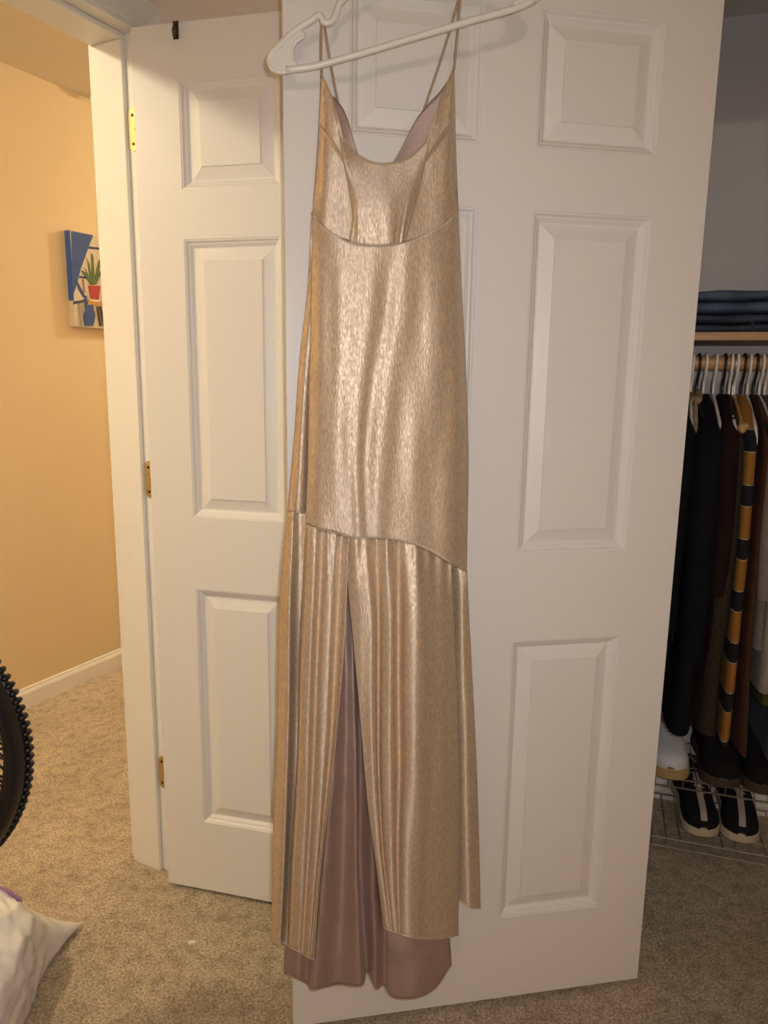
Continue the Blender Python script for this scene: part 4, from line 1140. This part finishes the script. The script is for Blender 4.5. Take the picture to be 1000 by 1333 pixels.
garment('green_top', 'top', 0.135, K_GREEN, 'green top nearest the closet door edge', length=0.42, hw1=0.17, hw2=0.17, th=0.012, seed=1.0, sleeve=(0.2, 0.02))
garment('black_shirt', 'shirt', 0.168, K_BLACK, 'black shirt hanging left of the tan-collared shirt', length=0.66, th=0.014, seed=2.0, sleeve=(0.5, 0.026))
garment('tan_shirt', 'shirt', 0.200, M_TAN, 'tan shirt with open collar left of the navy jacket', length=0.60, hw1=0.20, hw2=0.21, th=0.008, seed=3.0, drift=-0.03, collar=M_TAN)
garment('navy_jacket', 'jacket', 0.226, K_NAVY, 'large navy jacket, the widest dark garment by the door edge', length=0.80, hw1=0.215, hw2=0.26, th=0.020, th2=0.036, seed=4.0, drift=-0.012, sleeve=(0.56, 0.036))
garment('maroon_sweater', 'sweater', 0.264, K_MAROON, 'dark maroon sweater between the navy jacket and the tweed coat', length=0.60, th=0.012, seed=5.0, sleeve=(0.4, 0.022))
garment('tweed_coat', 'coat', 0.276, K_TWEED, 'long olive brown tweed coat beside the striped cardigan', length=0.80, hw1=0.200, hw2=0.240, th=0.012, th2=0.034, seed=6.0, drift=0.0, sleeve=(0.62, 0.024))
garment('striped_cardigan', 'cardigan', 0.305, K_STRIPE, 'cardigan with broad mustard and navy stripes', length=0.81, hw1=0.235, hw2=0.262, th=0.021, th2=0.017, seed=7.0, drift=0.010)
garment('brown_jacket', 'jacket', 0.338, K_BROWN, 'brown suede jacket right of the striped cardigan', length=0.83, hw1=0.225, hw2=0.25, th=0.010, th2=0.013, seed=8.0, drift=0.012)
garment('grey_shirt', 'shirt', 0.362, K_GREY, 'pinkish grey shirt right of the brown jacket', length=0.58, th=0.012, seed=9.0, sleeve=(0.4, 0.020))
garment('white_shirt', 'shirt', 0.386, K_WHITE, 'off-white shirt hanging above the olive trousers', length=0.68, hw1=0.20, th=0.012, seed=10.0, sleeve=(0.5, 0.020))
garment('olive_trousers', 'trousers', 0.410, K_OLIVE, 'olive green trousers at the right edge', top=-0.15, length=0.66, hw0=0.15, hw1=0.16, hw2=0.16, th=0.014, seed=11.0)
garment('blue_trousers', 'trousers', 0.440, K_BLUE, 'pale blue trousers reaching lowest at the right edge', top=-0.15, length=0.80, hw0=0.15, hw1=0.16, hw2=0.17, th=0.014, seed=12.0)
garment('black_dress', 'dress', 0.475, K_BLACK, 'black dress at the far right of the rod', length=0.80, th=0.014, seed=13.0)

HN = [(0.138, 'b', 'black hanger nearest the closet door edge'), (0.170, 'w', 'white hanger holding the black shirt'), (0.193, 'w', 'white hanger between the black and the tan shirt'),
      (0.206, 'b', 'black hanger holding the tan shirt'), (0.222, 'w', 'white hanger holding the navy jacket'), (0.245, 'w', 'white hanger right of the navy jacket'),
      (0.266, 'b', 'black hanger holding the maroon sweater'), (0.281, 'w', 'white hanger holding the tweed coat'), (0.293, 'w', 'white hanger just left of the striped cardigan'),
      (0.309, 'b', 'black hanger holding the striped cardigan'), (0.322, 'w', 'white hanger right of the striped cardigan'), (0.336, 'b', 'black hanger holding the brown jacket'),
      (0.349, 'w', 'white hanger between the brown jacket and grey shirt'), (0.361, 'w', 'white hanger holding the grey shirt'), (0.386, 'w', 'white hanger holding the off-white shirt'),
      (0.410, 'b', 'black hanger holding the olive trousers'), (0.440, 'w', 'white hanger holding the pale blue trousers'), (0.475, 'b', 'black hanger holding the black dress')]
random.seed(4)
for x, c, lb in HN:
    closet_hanger(x, M_PLASTIC if c == 'w' else M_BLACKPL, lb, tilt=random.uniform(-0.06, 0.06), hw=random.uniform(0.185, 0.205))

t = empty('clothes_hanger', cf(0.2885, RODY, RODZ), CLOSET)
tag(t, 'wooden hanger with a thick rounded end left of the striped cardigan', 'hanger', 'hangers on the closet rod')
R_ = RODR + 0.003
MB().tube(smoothline([(0, R_ * math.cos(math.radians(-50 + k * 24)), R_ * math.sin(math.radians(-50 + k * 24)) + 0.001) for k in range(11)] + [(0, -R_ * 0.6, -0.03), (0, 0.0, -0.045), (0, 0.0, -0.085)], 40), 0.002, 8).build('hook', M_WIRE, t, smooth=True)
MB().tube(smoothline([(0, -0.203, -0.156), (0, -0.196, -0.150), (0, -0.11, -0.106), (0, 0, -0.080), (0, 0.11, -0.106), (0, 0.196, -0.150), (0, 0.203, -0.156)], 41), [0.004 if k in (0, 40) else 0.0035 + 0.010 * max(0, abs(k - 20) - 16) / 4 for k in range(41)], 12).build('shoulder_bar', M_PINE, t, smooth=True)

# ---- two-tier wire shoe rack
rack = empty('shoe_rack', cf(0.5, 1.99, 0), CLOSET)
tag(rack, 'low two-tier chrome wire shoe rack on the closet floor', 'shoe rack')
RX0, RX1 = -0.38, 0.55


def wire(p, q, r=0.0022, name='wire', par=rack):
    return MB().tube([p, q], r, 6).build(name, M_WIRE, par)


for (zt, yf, yb) in ((0.062, 0.0, 0.235), (0.215, 0.058, 0.29)):
    for (yy, rr, dz) in ((yf, 0.003, 0.0), (yf + 0.055, 0.0022, -0.003), (yf + 0.15, 0.0022, -0.003), (yb, 0.003, 0.0)):
        wire((RX0, yy, zt + dz), (RX1, yy, zt + dz), rr, 'cross_wire')
    wire((RX0, yf, zt - 0.026), (RX1, yf, zt - 0.026), 0.0024, 'front_wire')
    nx = int((RX1 - RX0) / 0.0365)
    me = None
    for i in range(nx + 1):
        x = RX0 + 0.004 + i * 0.0365
        if me is None:
            w0 = MB().tube([(0, yf, zt - 0.026), (0, yf, zt), (0, yf + 0.004, zt + 0.001), (0, yb, zt + 0.001)], 0.0015, 5).build('wire', M_WIRE, rack)
            me = w0.data
        else:
            w0 = bpy.data.objects.new('wire', me)
            C.objects.link(w0)
            w0.parent = rack
        w0.location = (x, 0, 0)
for x in (RX0 - 0.003, RX1 + 0.003):
    MB().tube([(x, 0.0, 0.0), (x, 0.0, 0.062), (x, 0.058, 0.215), (x, 0.29, 0.215), (x, 0.29, 0.0)], 0.0045, 8).build('side_frame', M_WIRE, rack)

# ---- shoes


def shoe(name, label, x, y, z, rot, L, Wd, cols, high=0.0, stripe=None, laces=None, grp=None, sole_h=0.026):
    """toe towards -y"""
    t = empty(name, cf(x, y, z), CLOSET + rot)
    tag(t, label, 'boot' if high > 0.03 else 'shoe', grp)
    upper, solem = cols[:2]
    # outline half widths along the length from toe (0) to heel (1)
    def hwid(s, k=1.0):
        e = min(1.0, (s / 0.16)) if s < 0.16 else 1.0
        e = math.sqrt(max(0, 1 - (1 - e) ** 2)) if s < 0.16 else 1.0
        h = min(1.0, (1 - s) / 0.12)
        h = math.sqrt(max(0, 1 - (1 - h) ** 2))
        body = 0.5 * (1.0 - 0.24 * math.exp(-((s - 0.62) / 0.2) ** 2) - 0.10 * max(0, s - 0.7) / 0.3)
        return Wd * body * e * h * k
    N = 22
    ss = [0.5 - 0.5 * math.cos(math.pi * i / (N - 1)) for i in range(N)]
    ss = [min(max(s, 0.004), 0.996) for s in ss]
    left = [(-hwid(s) - 0.002, -L / 2 + L * s) for s in ss]
    right = [(hwid(s) + 0.002, -L / 2 + L * s) for s in reversed(ss)]
    MB().prism(left + right, 0.0, sole_h, 'xy').build('sole', solem, t, bevel=0.004)
    rows = []
    for s in ss:
        if s < 0.30:
            hh = 0.030 + 0.035 * (s / 0.30) ** 0.8
        elif s < 0.55:
            hh = 0.065 + (0.028 + high * 0.5) * ((s - 0.30) / 0.25)
        else:
            hh = 0.093 + high * 0.5 + high * 0.5 * min(1, (s - 0.55) / 0.15)
        if s > 0.985:
            hh *= 0.9
        if s < 0.09:
            hh *= math.sqrt(max(0.02, 1 - (1 - s / 0.09) ** 2))
        y_ = -L / 2 + L * s
        b = hwid(s, 0.97)
        row = []
        for k in range(15):
            a = math.pi * k / 14
            cx, sz = math.cos(a), math.sin(a)
            row.append((-math.copysign(abs(cx) ** 0.7, cx) * b, y_, sole_h - 0.004 + (abs(sz) ** 0.62) * hh))
        rows.append(row)
    MB().grid(rows).build('upper', upper, t, smooth=True)
    # ankle opening
    oy, orx, ory = L * 0.24, Wd * 0.29, L * 0.17
    hz = sole_h - 0.004 + 0.093 + high
    ring = [(orx * math.cos(a), oy + ory * math.sin(a), hz - 0.002 + 0.003 * math.sin(a)) for a in [2 * math.pi * k / 24 for k in range(24)]]
    MB().tube(ring, 0.0075, 8, closed=True).build('collar', cols[2] if len(cols) > 2 else upper, t, smooth=True)
    MB().add(ring, [tuple(range(24))]).build('insole', cols[3] if len(cols) > 3 else K_TAN2, t)
    mid = [rows[i][7] for i in range(N)]
    if stripe:
        hwst = 0.0085
        r_ = [[(-hwst, p[1], p[2] + 0.003), (hwst, p[1], p[2] + 0.003)] for p, s in zip(mid, ss) if 0.02 < s < 0.6]
        o = MB().grid(r_).build('centre_stripe', stripe, t, fix=False)
        md = o.modifiers.new('solidify', 'SOLIDIFY')
        md.thickness = 0.003
    if laces:
        pl_ = [p for p, s in zip(mid, ss) if 0.26 < s < 0.62]
        for i, p in enumerate(pl_[::1]):
            w_ = 0.018
            MB().tube(smoothline([(-w_, p[1] + 0.004, p[2] - 0.006), (0, p[1], p[2] + 0.004), (w_, p[1] - 0.004, p[2] - 0.006)], 9), 0.002, 5).build('lace', laces, t, smooth=True)
        q = pl_[-1]
        MB().tube(smoothline([(0.0, q[1], q[2] + 0.004), (0.03, q[1] - 0.02, q[2] - 0.005), (0.045, q[1] - 0.06, q[2] - 0.05), (0.047, q[1] - 0.08, 0.03)], 16), 0.0022, 5).build('lace_end', laces, t, smooth=True)
    return t


K_TAN2 = mat('insole_grey', (0.32, 0.28, 0.24), 0.9)
SH_BLACK = cloth('black_canvas', (0.010, 0.010, 0.011))
SH_SOLE = mat('cream_rubber', (0.55, 0.47, 0.34), 0.6, var=0.06, vscale=30)
SH_WHITE = mat('white_leather', (0.62, 0.64, 0.68), 0.5, var=0.04, vscale=20)
SH_GUM = mat('gum_rubber', (0.42, 0.30, 0.13), 0.55, var=0.06, vscale=30)
SH_BROWN = mat('brown_sole', (0.06, 0.038, 0.026), 0.6)
SH_STR = cloth('pinkish_white_suede', (0.46, 0.38, 0.33))
shoe('black_sneaker', 'black sneaker with pale centre stripe on the lower rack, left of the pair', 0.318, 2.155, 0.066, 0.10, 0.27, 0.098, (SH_BLACK, SH_SOLE, SH_BLACK), stripe=SH_STR, laces=SH_STR, grp='black sneakers on the lower rack')
shoe('black_sneaker', 'black sneaker with pale centre stripe on the lower rack, right of the pair', 0.433, 2.160, 0.066, -0.03, 0.27, 0.098, (SH_BLACK, SH_SOLE, SH_BLACK), stripe=SH_STR, laces=SH_STR, grp='black sneakers on the lower rack')
shoe('white_sneaker', 'white sneaker with gum sole on the upper rack beside the door edge', 0.232, 2.166, 0.2195, 0.0, 0.28, 0.105, (SH_WHITE, SH_GUM, SH_WHITE), laces=SH_WHITE, sole_h=0.034)
shoe('black_boot', 'black boot with brown sole on the upper rack', 0.362, 2.166, 0.2195, 0.05, 0.28, 0.105, (SH_BLACK, SH_BROWN, SH_BLACK), high=0.07, sole_h=0.03)
shoe('black_boot', 'black boot on the upper rack under the pale blue trousers', 0.475, 2.166, 0.2195, 0.0, 0.28, 0.105, (SH_BLACK, SH_BROWN, SH_BLACK), high=0.07, sole_h=0.03)
